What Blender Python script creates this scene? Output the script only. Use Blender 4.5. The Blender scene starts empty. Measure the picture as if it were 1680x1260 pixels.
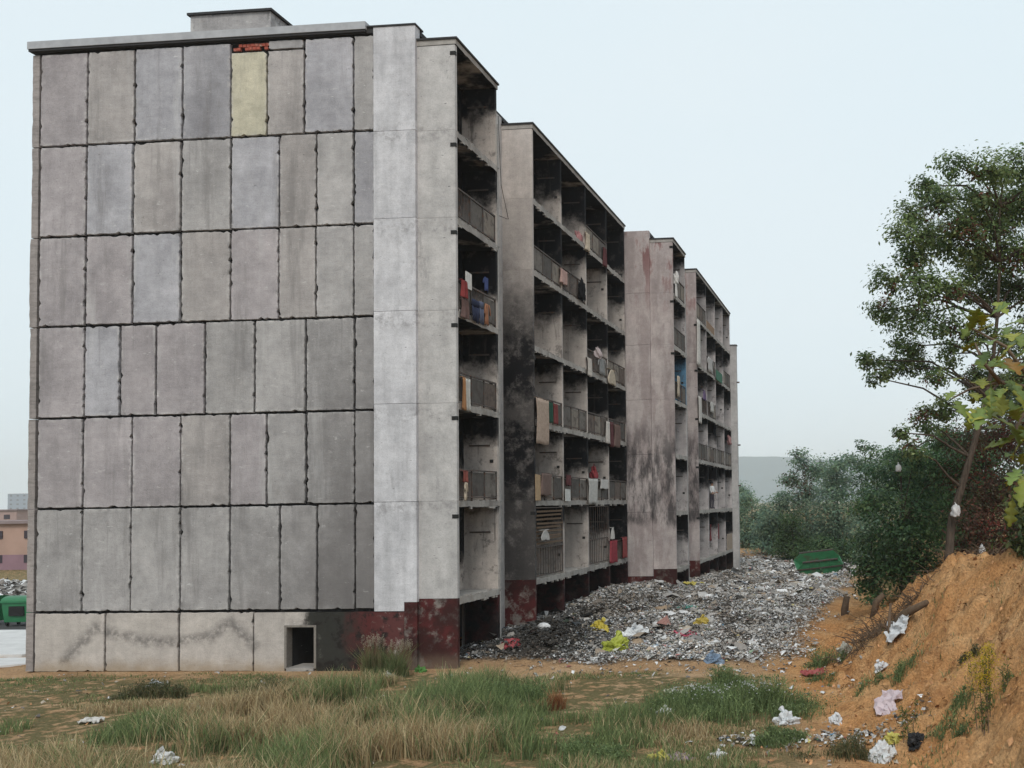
import bpy, bmesh, math, random
import numpy as np
from mathutils import Matrix, Vector

random.seed(7)
RNG = np.random.default_rng(7)
SC = bpy.context.scene
COL = SC.collection
R = math.radians

# ------------------------------------------------------------------ camera
cam_d = bpy.data.cameras.new('camera')
cam = bpy.data.objects.new('camera', cam_d)
COL.objects.link(cam)
cam_d.sensor_width = 36.0
cam_d.sensor_fit = 'HORIZONTAL'
cam_d.lens = 36.0 * 1692.48 / 1680.0
cam_d.shift_x = (840.0 - 1275.21) / 1680.0
cam_d.shift_y = (753.36 - 630.0) / 1680.0
cam_d.clip_start = 0.1
cam_d.clip_end = 8000.0
CAM_RIGHT = (0.995816, 0.089666, -0.017616)
CAM_FWD = (-0.088895, 0.995218, 0.040490)
CAM_UP = (0.021162, -0.038754, 0.999025)
CAM_POS = (12.178148, -29.494851, 4.805677)
m = Matrix.Identity(4)
for i in range(3):
    m[i][0] = CAM_RIGHT[i]
    m[i][1] = CAM_UP[i]
    m[i][2] = -CAM_FWD[i]
    m[i][3] = CAM_POS[i]
cam.matrix_world = m
SC.camera = cam

# ------------------------------------------------------------------ sky, sun, exposure
SUN_EL, SUN_AZ = 45.0, 169.0          # azimuth clockwise from +Y: behind the viewer, a little to the right
world = bpy.data.worlds.new('World')
SC.world = world
world.use_nodes = True
wn, wl = world.node_tree.nodes, world.node_tree.links
wn.clear()
w_out = wn.new('ShaderNodeOutputWorld')
w_bg = wn.new('ShaderNodeBackground')
w_sky = wn.new('ShaderNodeTexSky')
w_sky.sky_type = 'NISHITA'
w_sky.sun_disc = False
w_sky.sun_elevation = R(SUN_EL)
w_sky.sun_rotation = R(SUN_AZ)
w_sky.air_density = 1.0
w_sky.dust_density = 4.0
w_sky.ozone_density = 1.0
w_mul = wn.new('ShaderNodeVectorMath'); w_mul.operation = 'SCALE'; w_mul.inputs['Scale'].default_value = 0.09
wl.new(w_sky.outputs[0], w_mul.inputs[0])
# an even veil of thin cloud in front of the blue
w_tc = wn.new('ShaderNodeTexCoord')
w_map = wn.new('ShaderNodeMapping'); w_map.inputs['Scale'].default_value = (1.0, 1.0, 2.2)
w_noise = wn.new('ShaderNodeTexNoise'); w_noise.inputs['Scale'].default_value = 1.6; w_noise.inputs['Detail'].default_value = 4.0
w_ramp = wn.new('ShaderNodeValToRGB')
w_ramp.color_ramp.elements[0].position = 0.35; w_ramp.color_ramp.elements[0].color = (0.72, 0.835, 0.89, 1)
w_ramp.color_ramp.elements[1].position = 0.68; w_ramp.color_ramp.elements[1].color = (0.755, 0.845, 0.885, 1)
wl.new(w_tc.outputs['Generated'], w_map.inputs['Vector']); wl.new(w_map.outputs[0], w_noise.inputs['Vector'])
wl.new(w_noise.outputs['Fac'], w_ramp.inputs['Fac'])
w_mix = wn.new('ShaderNodeMix'); w_mix.data_type = 'RGBA'; w_mix.inputs['Factor'].default_value = 0.9
wl.new(w_mul.outputs[0], w_mix.inputs[6]); wl.new(w_ramp.outputs[0], w_mix.inputs[7])
wl.new(w_mix.outputs[2], w_bg.inputs['Color'])
w_bg.inputs['Strength'].default_value = 1.0
wl.new(w_bg.outputs[0], w_out.inputs['Surface'])

sun_d = bpy.data.lights.new('sun', 'SUN')
sun_d.energy = 1.5
sun_d.angle = R(22.0)
sun_d.color = (1.0, 0.95, 0.87)
sun = bpy.data.objects.new('sun', sun_d)
COL.objects.link(sun)
_to = Vector((math.sin(R(SUN_AZ)) * math.cos(R(SUN_EL)), math.cos(R(SUN_AZ)) * math.cos(R(SUN_EL)), math.sin(R(SUN_EL))))
sun.rotation_euler = _to.to_track_quat('Z', 'Y').to_euler()
sun.location = (-20, -60, 60)

SC.view_settings.view_transform = 'Standard'
SC.view_settings.look = 'None'
SC.view_settings.exposure = 0.2
SC.view_settings.gamma = 1.0
SC.view_settings.use_curve_mapping = False
SC.render.engine = 'CYCLES'
SC.cycles.max_bounces = 5
SC.cycles.diffuse_bounces = 3
SC.cycles.transparent_max_bounces = 8
SC.cycles.volume_bounces = 2
SC.cycles.use_denoising = True
SC.cycles.denoising_input_passes = 'RGB_ALBEDO_NORMAL'

# ------------------------------------------------------------------ noise in numpy
def _hash(ix, iy, seed):
    h = (ix.astype(np.int64) * 374761393 + iy.astype(np.int64) * 668265263 + seed * 1442695041) & 0x7fffffff
    h = ((h ^ (h >> 13)) * 1274126177) & 0x7fffffff
    return ((h ^ (h >> 16)) & 0xffff) / 65535.0
def vnoise(x, y, seed=0):
    x = np.asarray(x, float); y = np.asarray(y, float)
    ix = np.floor(x); iy = np.floor(y)
    fx = x - ix; fy = y - iy
    fx = fx * fx * (3 - 2 * fx); fy = fy * fy * (3 - 2 * fy)
    a = _hash(ix, iy, seed); b = _hash(ix + 1, iy, seed); c = _hash(ix, iy + 1, seed); d = _hash(ix + 1, iy + 1, seed)
    return (a * (1 - fx) + b * fx) * (1 - fy) + (c * (1 - fx) + d * fx) * fy
def fbm(x, y, seed=0, oct=4):
    s = 0; amp = .5
    for o in range(oct):
        s = s + amp * vnoise(np.asarray(x) * 2 ** o, np.asarray(y) * 2 ** o, seed + o * 17); amp *= .5
    return s
def sstep(t):
    t = np.clip(t, 0, 1); return t * t * (3 - 2 * t)

# ------------------------------------------------------------------ materials
class NT:
    def __init__(s, name):
        s.m = bpy.data.materials.new(name); s.m.use_nodes = True
        s.t = s.m.node_tree; s.n = s.t.nodes; s.n.clear()
        s.out = s.n.new('ShaderNodeOutputMaterial')
    def lk(s, a, b): s.t.links.new(a, b)
    def put(s, sock, v):
        if v is None: return
        if hasattr(v, 'is_output'): s.lk(v, sock)
        elif isinstance(v, tuple) and len(v) == 3 and sock.type == 'RGBA': sock.default_value = (*v, 1)
        else: sock.default_value = v
    def pos(s): return s.n.new('ShaderNodeNewGeometry').outputs['Position']
    def obj(s): return s.n.new('ShaderNodeTexCoord').outputs['Object']
    def oinfo(s): return s.n.new('ShaderNodeObjectInfo').outputs
    def attr(s, name, typ='GEOMETRY'):
        a = s.n.new('ShaderNodeAttribute'); a.attribute_name = name; a.attribute_type = typ; return a.outputs
    def math(s, op, a, b=None, c=None, clamp=False):
        n = s.n.new('ShaderNodeMath'); n.operation = op; n.use_clamp = clamp
        s.put(n.inputs[0], a); s.put(n.inputs[1], b); s.put(n.inputs[2], c); return n.outputs[0]
    def vmath(s, op, a, b=None):
        n = s.n.new('ShaderNodeVectorMath'); n.operation = op
        s.put(n.inputs[0], a); s.put(n.inputs[1], b); return n.outputs[0]
    def sep(s, v):
        n = s.n.new('ShaderNodeSeparateXYZ'); s.lk(v, n.inputs[0]); return n.outputs
    def noise(s, v, scale, detail=4, rough=.55, sc=None, dist=0):
        if sc: v = s.vmath('MULTIPLY', v, sc)
        n = s.n.new('ShaderNodeTexNoise'); s.put(n.inputs['Vector'], v)
        n.inputs['Scale'].default_value = scale; n.inputs['Detail'].default_value = detail
        n.inputs['Roughness'].default_value = rough; n.inputs['Distortion'].default_value = dist
        return n.outputs['Fac']
    def ramp(s, f, stops, interp='LINEAR'):
        n = s.n.new('ShaderNodeValToRGB'); s.put(n.inputs[0], f); cr = n.color_ramp; cr.interpolation = interp
        while len(cr.elements) < len(stops): cr.elements.new(.5)
        for e, (p, c) in zip(cr.elements, stops):
            e.position = p
            if isinstance(c, (int, float)): c = (c, c, c)
            e.color = (*c, 1)
        return n.outputs[0]
    def mix(s, f, a, b, mode='MIX'):
        n = s.n.new('ShaderNodeMix'); n.data_type = 'RGBA'; n.blend_type = mode; n.clamp_factor = True
        s.put(n.inputs[0], f); s.put(n.inputs[6], a); s.put(n.inputs[7], b); return n.outputs[2]
    def maprange(s, v, a, b, c=0., d=1.):
        n = s.n.new('ShaderNodeMapRange'); n.interpolation_type = 'SMOOTHSTEP'
        s.put(n.inputs[0], v); n.inputs[1].default_value = a; n.inputs[2].default_value = b
        n.inputs[3].default_value = c; n.inputs[4].default_value = d; return n.outputs[0]
    def bsdf(s, col, rough=.85, bump=None, bstr=.3, bdist=.02, spec=.2, metallic=0., transl=None):
        b = s.n.new('ShaderNodeBsdfPrincipled')
        s.put(b.inputs['Base Color'], col); s.put(b.inputs['Roughness'], rough)
        b.inputs['Specular IOR Level'].default_value = spec; b.inputs['Metallic'].default_value = metallic
        if bump is not None:
            n = s.n.new('ShaderNodeBump'); n.inputs['Strength'].default_value = bstr; n.inputs['Distance'].default_value = bdist
            s.lk(bump, n.inputs['Height']); s.lk(n.outputs[0], b.inputs['Normal'])
        o = b.outputs[0]
        if transl:
            t = s.n.new('ShaderNodeBsdfTranslucent'); s.put(t.inputs[0], col)
            x = s.n.new('ShaderNodeMixShader'); x.inputs[0].default_value = transl
            s.lk(o, x.inputs[1]); s.lk(t.outputs[0], x.inputs[2]); o = x.outputs[0]
        s.lk(o, s.out.inputs['Surface']); return s.m

SOOT_AND_SHADE = (.006, .0065, .0085)  # black for fire soot, also for shade painted on loggias and cellar bays

def concrete(name, base=None, lines=.5, mott=.35, stain=.4, extra=None, obj_soot_shade=False, edge=0):
    """weathered cast concrete; base None takes the object's own colour"""
    k = NT(name); p = k.pos(); oi = k.oinfo()
    off = k.vmath('SCALE', k.n.new('ShaderNodeCombineXYZ').outputs[0])
    comb = k.n.new('ShaderNodeCombineXYZ')
    for i, f in enumerate((37., 0., 91.)):
        k.lk(k.math('MULTIPLY', oi['Random'], f), comb.inputs[i])
    v = k.vmath('ADD', p, comb.outputs[0])
    c = base if base else oi['Color']
    big = k.noise(v, .55, 5, .6)
    mid = k.noise(v, 3.2, 6, .65)
    fine = k.noise(v, 28, 4, .6)
    hor = k.noise(v, 1., 5, .7, sc=(2.2, 2.2, 12.), dist=.4)
    ver = k.noise(v, 1., 5, .6, sc=(2.6, 2.6, .22))
    c = k.mix(mott, c, k.ramp(big, [(.25, (.55, .54, .56)), (.5, (.98, .98, .98)), (.75, (1.35, 1.33, 1.32))]), 'MULTIPLY')
    c = k.mix(.55, c, k.ramp(mid, [(.3, .72), (.55, 1.02), (.75, 1.25)]), 'MULTIPLY')
    c = k.mix(lines, c, k.ramp(hor, [(.28, .62), (.5, 1.0), (.72, 1.18)]), 'MULTIPLY')
    c = k.mix(stain, c, k.ramp(ver, [(.3, .66), (.52, 1.0), (.75, 1.2)]), 'MULTIPLY')
    c = k.mix(.5, c, k.ramp(fine, [(.3, .7), (.55, 1.05)]), 'MULTIPLY')
    # tiny dark pits and pale scratches
    c = k.mix(k.ramp(k.noise(v, 1., 3, .5, sc=(5., 5., 22.)), [(.70, 0), (.76, 1)]), c, (.13, .125, .13))
    c = k.mix(k.ramp(k.noise(k.vmath('ADD', v, (7., 3., 5.)), 1., 4, .6, sc=(3.5, 3.5, 14.)), [(.69, 0), (.74, .7)]), c, (.62, .61, .6))
    if extra: c = extra(k, c, p)
    if obj_soot_shade:  # dark wall tops: soot plus shade of the slab above, put into the colour
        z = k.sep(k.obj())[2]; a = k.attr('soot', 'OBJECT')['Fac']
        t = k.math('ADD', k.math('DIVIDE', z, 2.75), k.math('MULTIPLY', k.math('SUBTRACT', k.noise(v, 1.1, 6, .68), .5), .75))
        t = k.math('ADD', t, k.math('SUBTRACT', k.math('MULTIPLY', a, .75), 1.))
        c = k.mix(k.math('MULTIPLY', k.maprange(t, -.16, .12), k.math('GREATER_THAN', a, .01)), c, SOOT_AND_SHADE)
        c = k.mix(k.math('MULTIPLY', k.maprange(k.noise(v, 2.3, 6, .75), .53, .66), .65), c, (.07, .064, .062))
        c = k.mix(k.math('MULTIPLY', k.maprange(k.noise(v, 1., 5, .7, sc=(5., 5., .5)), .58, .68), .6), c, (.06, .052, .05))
    h = k.math('ADD', k.math('MULTIPLY', mid, .6), k.math('ADD', k.math('MULTIPLY', hor, .5), k.math('MULTIPLY', fine, .5)))
    return k.bsdf(c, .9, h, .45, .02, .15)

def panel_grime(k, c, p):
    g = k.n.new('ShaderNodeTexCoord').outputs['Generated']; gs = k.sep(g); xyz = k.sep(p)
    ex = k.math('MULTIPLY', k.math('MINIMUM', gs[0], k.math('SUBTRACT', 1., gs[0])), 1.4); ez = k.math('MULTIPLY', k.math('MINIMUM', gs[2], k.math('SUBTRACT', 1., gs[2])), 2.7)
    e = k.math('MINIMUM', ex, ez)
    rim = k.math('MULTIPLY', k.maprange(e, .13, .0), k.maprange(k.noise(p, 3.4, 5, .7), .46, .62))
    c = k.mix(k.math('MULTIPLY', rim, .55), c, (.58, .56, .55))
    rim2 = k.math('MULTIPLY', k.maprange(e, .10, .0), k.maprange(k.noise(p, 5.2, 5, .7, sc=(1., 1., .5)), .52, .66))
    c = k.mix(k.math('MULTIPLY', rim2, .7), c, (.07, .066, .066))
    big = k.noise(p, .33, 6, .65); c = k.mix(.75, c, k.ramp(big, [(.3, .68), (.5, 1.), (.7, 1.22)]), 'MULTIPLY')
    st = k.noise(p, 1., 6, .7, sc=(1.1, 1.1, .12)); c = k.mix(k.maprange(st, .52, .70, 0., .55), c, (.16, .15, .148)); c = k.mix(k.maprange(st, .44, .3, 0., .4), c, (.52, .51, .51))
    # damp and smoke grime spreading from the cellar corner
    n = k.noise(p, .9, 6, .68); d = k.math('ADD', k.math('ADD', k.math('MULTIPLY', xyz[0], .16), k.math('MULTIPLY', xyz[2], -.11)), k.math('MULTIPLY', n, 1.5))
    c = k.mix(k.maprange(d, -1.05, .1, 0., .72), c, (.13, .12, .118))
    drip = k.noise(p, 1., 5, .65, sc=(4.5, 4.5, .16))
    c = k.mix(k.math('MULTIPLY', k.maprange(drip, .58, .72), k.math('MULTIPLY', k.maprange(gs[2], .25, 1.), .4)), c, (.15, .14, .145))
    c = k.mix(k.maprange(k.noise(p, 5., 7, .8), .60, .70, 0., .7), c, (.12, .11, .11))
    c = k.mix(k.math('MULTIPLY', k.maprange(k.noise(k.vmath('ADD', p, (11., 0., 4.)), 1., 6, .75, sc=(2., 2., 5.)), .60, .70), .5), c, (.60, .58, .57))
    return c

def seg_mask(k, p, pts, width, seedv):
    """soft smear along a line of (x, z) points on the gable"""
    xyz = k.sep(p); x, z = xyz[0], xyz[2]
    wob = k.math('MULTIPLY', k.math('SUBTRACT', k.noise(p, 2.5, 4, .6), .5), .35)
    zz = k.math('ADD', z, wob); best = None
    for (x0, z0), (x1, z1) in zip(pts, pts[1:]):
        dx, dz = x1 - x0, z1 - z0; L = dx * dx + dz * dz
        t = k.math('ADD', k.math('MULTIPLY', k.math('SUBTRACT', x, x0), dx / L), k.math('MULTIPLY', k.math('SUBTRACT', zz, z0), dz / L), clamp=True)
        ex = k.math('SUBTRACT', k.math('SUBTRACT', x, x0), k.math('MULTIPLY', t, dx))
        ez = k.math('SUBTRACT', k.math('SUBTRACT', zz, z0), k.math('MULTIPLY', t, dz))
        d = k.math('SQRT', k.math('ADD', k.math('MULTIPLY', ex, ex), k.math('MULTIPLY', ez, ez)))
        best = d if best is None else k.math('MINIMUM', best, d)
    return k.math('MULTIPLY', k.maprange(best, width, 0.), k.maprange(k.noise(p, 5., 5, .7), .3, .6))

def base_marks(k, c, p):
    xyz = k.sep(p)
    mk = seg_mask(k, p, [(-12.3, .35), (-11.3, 1.35), (-10.6, 1.1), (-9.6, .95), (-8.7, .92), (-7.6, 1.05), (-7.0, 1.5), (-6.7, 1.15), (-6.2, .8)], .3, 0)
    c = k.mix(k.math('MULTIPLY', mk, .62), c, (.07, .065, .065))
    # splashed soil at the foot, fire soot right of the doorway, old red paint at the pillar end
    c = k.mix(k.maprange(k.math('ADD', xyz[2], k.math('MULTIPLY', k.noise(p, 2., 3), .5)), .75, .15, 0., .75), c, (.28, .21, .13))
    n = k.math('MULTIPLY', k.math('SUBTRACT', k.noise(p, 1.6, 5, .65), .5), 1.6)
    xx = k.math('ADD', xyz[0], n)
    so = k.math('MULTIPLY', k.maprange(xx, -4.9, -4.3), k.maprange(xx, -1.9, -3.1))
    c = k.mix(k.math('MULTIPLY', so, .96), c, (.016, .017, .014))
    rd = k.math('MULTIPLY', k.maprange(xx, -3.5, -2.7), k.maprange(k.noise(p, 3., 5, .7), .72, .55))
    c = k.mix(k.math('MULTIPLY', rd, .95), c, (.085, .018, .018))
    c = k.mix(k.math('MULTIPLY', k.maprange(xx, -5.5, -4.), k.maprange(k.noise(p, 2.4, 6, .7), .5, .62)), c, (.02, .017, .016))
    return c

def red_paint(k, c, p):
    n = k.noise(p, 2.2, 6, .7); z = k.sep(p)[2]
    c = k.mix(k.maprange(n, .62, .48), c, (.085, .02, .02))
    c = k.mix(k.maprange(k.noise(p, .9, 5, .65), .6, .42, 0., .8), c, (.03, .014, .013))
    c = k.mix(k.maprange(k.math('ADD', z, k.math('MULTIPLY', n, .5)), .85, .3, 0., .55), c, (.2, .15, .11))
    return c

def wall_fire(k, c, p):
    z = k.sep(p)[2]
    n = k.math('MULTIPLY', k.math('SUBTRACT', k.noise(p, .9, 7, .7), .5), 4.2)
    t = k.math('DIVIDE', k.math('ADD', z, n), 20.)
    d = k.ramp(t, [(.0, .9), (.12, .88), (.23, .86), (.27, .9), (.295, .99), (.365, .995), (.39, .84), (.42, .82), (.455, .99), (.53, .985), (.61, .66), (.70, .2), (.9, 0)])
    c = k.mix(k.math('MULTIPLY', d, k.maprange(k.noise(p, 1.7, 7, .75), .3, .52, .72, 1.)), c, SOOT_AND_SHADE)
    return c

def wall_rust(k, c, p):
    z = k.sep(p)[2]; x = k.sep(p)[0]
    n = k.noise(p, 1.0, 5, .65, sc=(1.6, 1., .45))
    top = k.maprange(z, 13., 18.)
    c = k.mix(k.math('MULTIPLY', k.math('MULTIPLY', top, k.maprange(n, .48, .6)), .8), c, (.16, .05, .05))
    c = k.mix(k.math('MULTIPLY', k.maprange(n, .55, .42), .35), c, (.16, .11, .11))
    zz = k.math('ADD', z, k.math('MULTIPLY', n, 2.))
    g = k.math('MULTIPLY', k.maprange(zz, 10.6, 8.), k.maprange(zz, 4.4, 4.9))
    c = k.mix(k.math('MULTIPLY', k.math('MULTIPLY', g, k.maprange(k.noise(p, 1., 6, .7, sc=(2.6, 2.6, .7)), .36, .6)), .85), c, (.035, .033, .036))
    return c

def white_wear(k, c, p):
    n = k.noise(p, 1., 6, .72, sc=(2.2, 2.2, .8))
    c = k.mix(k.maprange(n, .58, .72, 0., .5), c, (.2, .195, .2))
    z = k.sep(p)[2]
    for zz in (4.95, 7.73, 10.56, 13.35, 16.2):
        d = k.math('ABSOLUTE', k.math('SUBTRACT', z, zz - .15))
        c = k.mix(k.math('MULTIPLY', k.math('MULTIPLY', k.maprange(d, .45, .05), k.maprange(k.noise(p, 3., 6, .75), .46, .66)), .65), c, (.21, .2, .205))
    return c

M = {}
M['panel'] = concrete('panel_concrete', None, .22, .55, .25, panel_grime)
M['base'] = concrete('base_concrete', (.47, .43, .40), .25, .4, .3, base_marks)
M['white'] = concrete('whitewashed_concrete', (.55, .545, .57), .2, .55, .6, white_wear)
M['bay'] = concrete('bay_concrete', (.47, .455, .45), .15, .5, .35, white_wear)
M['side'] = concrete('smoked_concrete', (.50, .455, .43), .15, .4, .4, wall_fire)
M['far_wall'] = concrete('stained_concrete', (.46, .41, .40), .15, .45, .4, wall_rust)
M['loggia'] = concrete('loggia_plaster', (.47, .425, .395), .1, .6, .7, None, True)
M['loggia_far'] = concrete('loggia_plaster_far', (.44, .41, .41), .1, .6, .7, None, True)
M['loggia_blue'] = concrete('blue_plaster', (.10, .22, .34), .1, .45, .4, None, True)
M['red'] = concrete('red_painted_plinth', (.25, .22, .2), .15, .4, .3, red_paint)
def sooty_shaded_under(k, c, p):  # slab undersides: soot and ceiling shade painted on downward faces
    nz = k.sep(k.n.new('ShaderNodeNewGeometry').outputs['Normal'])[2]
    return k.mix(k.math('MULTIPLY', k.math('LESS_THAN', nz, -.5), k.maprange(k.noise(p, .5, 5, .6), .66, .52)), c, SOOT_AND_SHADE)
M['slab'] = concrete('slab_concrete', (.34, .32, .30), .3, .6, .6, sooty_shaded_under)
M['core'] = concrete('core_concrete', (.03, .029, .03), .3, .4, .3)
def red_shaded(k, c, p):  # shade of the cellar bays painted black over the red
    return k.mix(k.maprange(k.noise(p, 1.2, 6, .7), .62, .38, .35, 1.), red_paint(k, c, p), SOOT_AND_SHADE)
M['red_dark'] = concrete('shaded_red_plinth', (.12, .08, .07), .15, .4, .3, red_shaded)
M['strip'] = concrete('corner_strip_concrete', (.30, .27, .26), .9, .5, .4)

def simple(name, col, rough=.7, nscale=8., amt=.35, bump=.2, spec=.3, metallic=0., transl=None, vary=None):
    k = NT(name); p = k.pos()
    c = k.attr('col')['Color'] if col is None else (k.oinfo()['Color'] if col == 'obj' else col)
    n = k.noise(p, nscale, 5, .6)
    c = k.mix(amt, c, k.ramp(n, [(.3, .55), (.52, 1.), (.75, 1.4)]), 'MULTIPLY')
    if vary: c = k.mix(k.maprange(k.noise(p, nscale * .35, 5, .7), .5, .66), c, vary)
    return k.bsdf(c, rough, n, bump, .02, spec, metallic, transl)
M['felt'] = simple('roof_felt', (.035, .034, .036), .9)
M['coping'] = simple('coping_metal', (.36, .365, .385), .6, 3., .4, .1, .4)
M['metal'] = simple('rusty_rail_metal', (.07, .06, .055), .7, 20., .5, .2, .3, 0., None, (.12, .055, .03))
M['sheet'] = simple('railing_sheet', 'obj', .7, 6., .6, .2, .3, 0., None, (.05, .04, .036))
M['pipe'] = simple('grey_pipe', (.25, .245, .24), .6, 10., .5)
M['dark'] = simple('dark_interior', (.012, .012, .013), .95)
M['glass'] = simple('dirty_glass', (.03, .034, .038), .25, 3., .4, .02, .5)
M['frame'] = simple('old_window_frame', (.2, .18, .16), .7, 12., .5)
M['brick'] = simple('broken_brick', (.33, .085, .06), .9, 14., .5, .5, .1, 0., None, (.42, .33, .28))
M['cloth'] = simple('cloth', 'obj', .95, 9., .45, .3, .05)
M['plastic'] = simple('crumpled_plastic', 'obj', .55, 7., .35, .4, .35, 0., None)
M['trash'] = simple('rubbish', None, .8, 18., .6, .4, .25)
M['leaf'] = simple('leaf', None, .5, 1.2, .35, 0., .35, 0., .48)
M['grass'] = simple('grass_blade', None, .7, 1.6, .3, 0., .15, 0., .3)
def bark_material():
    k = NT('bark'); p = k.pos(); n = k.noise(p, 1., 6, .7, sc=(22., 22., 3.)); n2 = k.noise(p, 3., 5, .6)
    c = k.mix(n2, (.055, .042, .033), (.125, .098, .078)); c = k.mix(.9, c, k.ramp(n, [(.32, .35), (.5, 1.), (.7, 1.4)]), 'MULTIPLY')
    return k.bsdf(c, .95, n, 1., .05, .05)
M['bark'] = bark_material()
M['oakleaf'] = simple('oak_leaf', 'obj', .45, 14., .45, .25, .35, 0., .35, None)
M['twig'] = simple('twig', (.14, .10, .07), .85, 20., .5)
M['skip'] = simple('green_skip_paint', (.035, .17, .075), .6, 3., .5, .1, .3, 0., None, (.09, .07, .05))
M['bin'] = simple('green_bin_plastic', (.02, .15, .06), .45, 4., .3, .05, .4)
M['rubber'] = simple('black_rubber', (.015, .015, .015), .8)
M['asphalt'] = simple('bleached_pavement', (.62, .62, .62), .9, 1.5, .3, .2, .1)
M['hill'] = simple('hill_haze_blue', (.05, .10, .115), .95, .02, .4, .0, .05)  # blue of the distance haze put into the hill's own colour
M['bld'] = simple('painted_render', 'obj', .9, .6, .25, .05, .1)
M['wood'] = simple('old_wood', (.13, .09, .062), .9, 7., .7, .6, .1)
M['skin'] = simple('skin', (.30, .16, .10), .6)
M['hair'] = simple('dark_hair', (.012, .01, .009), .6)
M['shirt'] = simple('white_shirt', (.6, .6, .6), .9)
M['trousers'] = simple('dark_trousers', (.05, .045, .06), .9)

def ground_material():
    k = NT('ground_soil'); p = k.pos(); z = k.attr('zone')['Color']; zs = k.n.new('ShaderNodeSeparateColor'); k.lk(z, zs.inputs[0])
    g, b, t = zs.outputs[0], zs.outputs[1], zs.outputs[2]
    n1 = k.noise(p, .45, 6, .6); n2 = k.noise(p, 2.6, 6, .65); n3 = k.noise(p, 16., 5, .65)
    soil = k.ramp(n1, [(.3, (.37, .22, .12)), (.5, (.48, .30, .165)), (.7, (.58, .40, .25))])
    bank = k.ramp(k.noise(p, .7, 6, .65), [(.28, (.42, .20, .08)), (.46, (.57, .295, .125)), (.66, (.66, .40, .20))])
    grs = k.ramp(n2, [(.3, (.06, .07, .028)), (.5, (.13, .125, .055)), (.7, (.25, .19, .10))])
    tr = k.ramp(n2, [(.3, (.04, .037, .034)), (.5, (.12, .108, .095)), (.7, (.26, .235, .21))])
    c = k.mix(b, soil, bank)
    c = k.mix(k.math('MULTIPLY', g, k.maprange(n2, .38, .55)), c, grs)
    c = k.mix(t, c, tr)
    c = k.mix(.75, c, k.ramp(n3, [(.28, .5), (.5, 1.), (.72, 1.4)]), 'MULTIPLY')
    c = k.mix(k.math('MULTIPLY', b, k.maprange(k.noise(p, 1.7, 6, .7), .5, .68, 0., .6)), c, (.27, .125, .055))
    c = k.mix(k.ramp(k.noise(p, 9., 3, .5), [(.68, 0), (.73, .45)]), c, (.5, .40, .28))
    h = k.math('ADD', n3, k.math('MULTIPLY', n2, 1.5))
    return k.bsdf(c, .95, h, 1., .12, .08)
M['ground'] = ground_material()

# ------------------------------------------------------------------ builders
def link(o, parent=None):
    COL.objects.link(o)
    if parent is not None: o.parent = parent
    return o
def tag(o, label=None, cat=None, group=None, kind=None):
    if label: o['label'] = label
    if cat: o['category'] = cat
    if group: o['group'] = group
    if kind: o['kind'] = kind
    return o
def empty(name, loc=(0, 0, 0), rz=0.):
    o = bpy.data.objects.new(name, None); o.location = loc; o.rotation_euler = (0, 0, rz); o.empty_display_size = .3
    return link(o)
def mesh_obj(name, verts, faces, mat, parent=None, loc=(0, 0, 0), smooth=False, colors=None):
    me = bpy.data.meshes.new(name)
    if isinstance(faces, np.ndarray):
        v = np.ascontiguousarray(verts, dtype=np.float32); f = np.ascontiguousarray(faces, dtype=np.int32); n, kk = f.shape
        me.vertices.add(len(v)); me.vertices.foreach_set('co', v.ravel())
        me.loops.add(n * kk); me.loops.foreach_set('vertex_index', f.ravel())
        me.polygons.add(n); me.polygons.foreach_set('loop_start', np.arange(0, n * kk, kk, dtype=np.int32))
        try: me.polygons.foreach_set('loop_total', np.full(n, kk, dtype=np.int32))
        except Exception: pass
        me.update(calc_edges=True)
    else:
        me.from_pydata([tuple(x) for x in verts], [], [tuple(x) for x in faces]); me.update()
    if colors is not None:
        a = me.attributes.new('col', 'FLOAT_COLOR', 'FACE')
        cc = np.ones((len(me.polygons), 4), dtype=np.float32); cc[:, :3] = colors
        a.data.foreach_set('color', cc.ravel())
    if smooth: me.polygons.foreach_set('use_smooth', np.ones(len(me.polygons), dtype=bool))
    me.materials.append(mat)
    o = bpy.data.objects.new(name, me); o.location = loc
    return link(o, parent)

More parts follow.
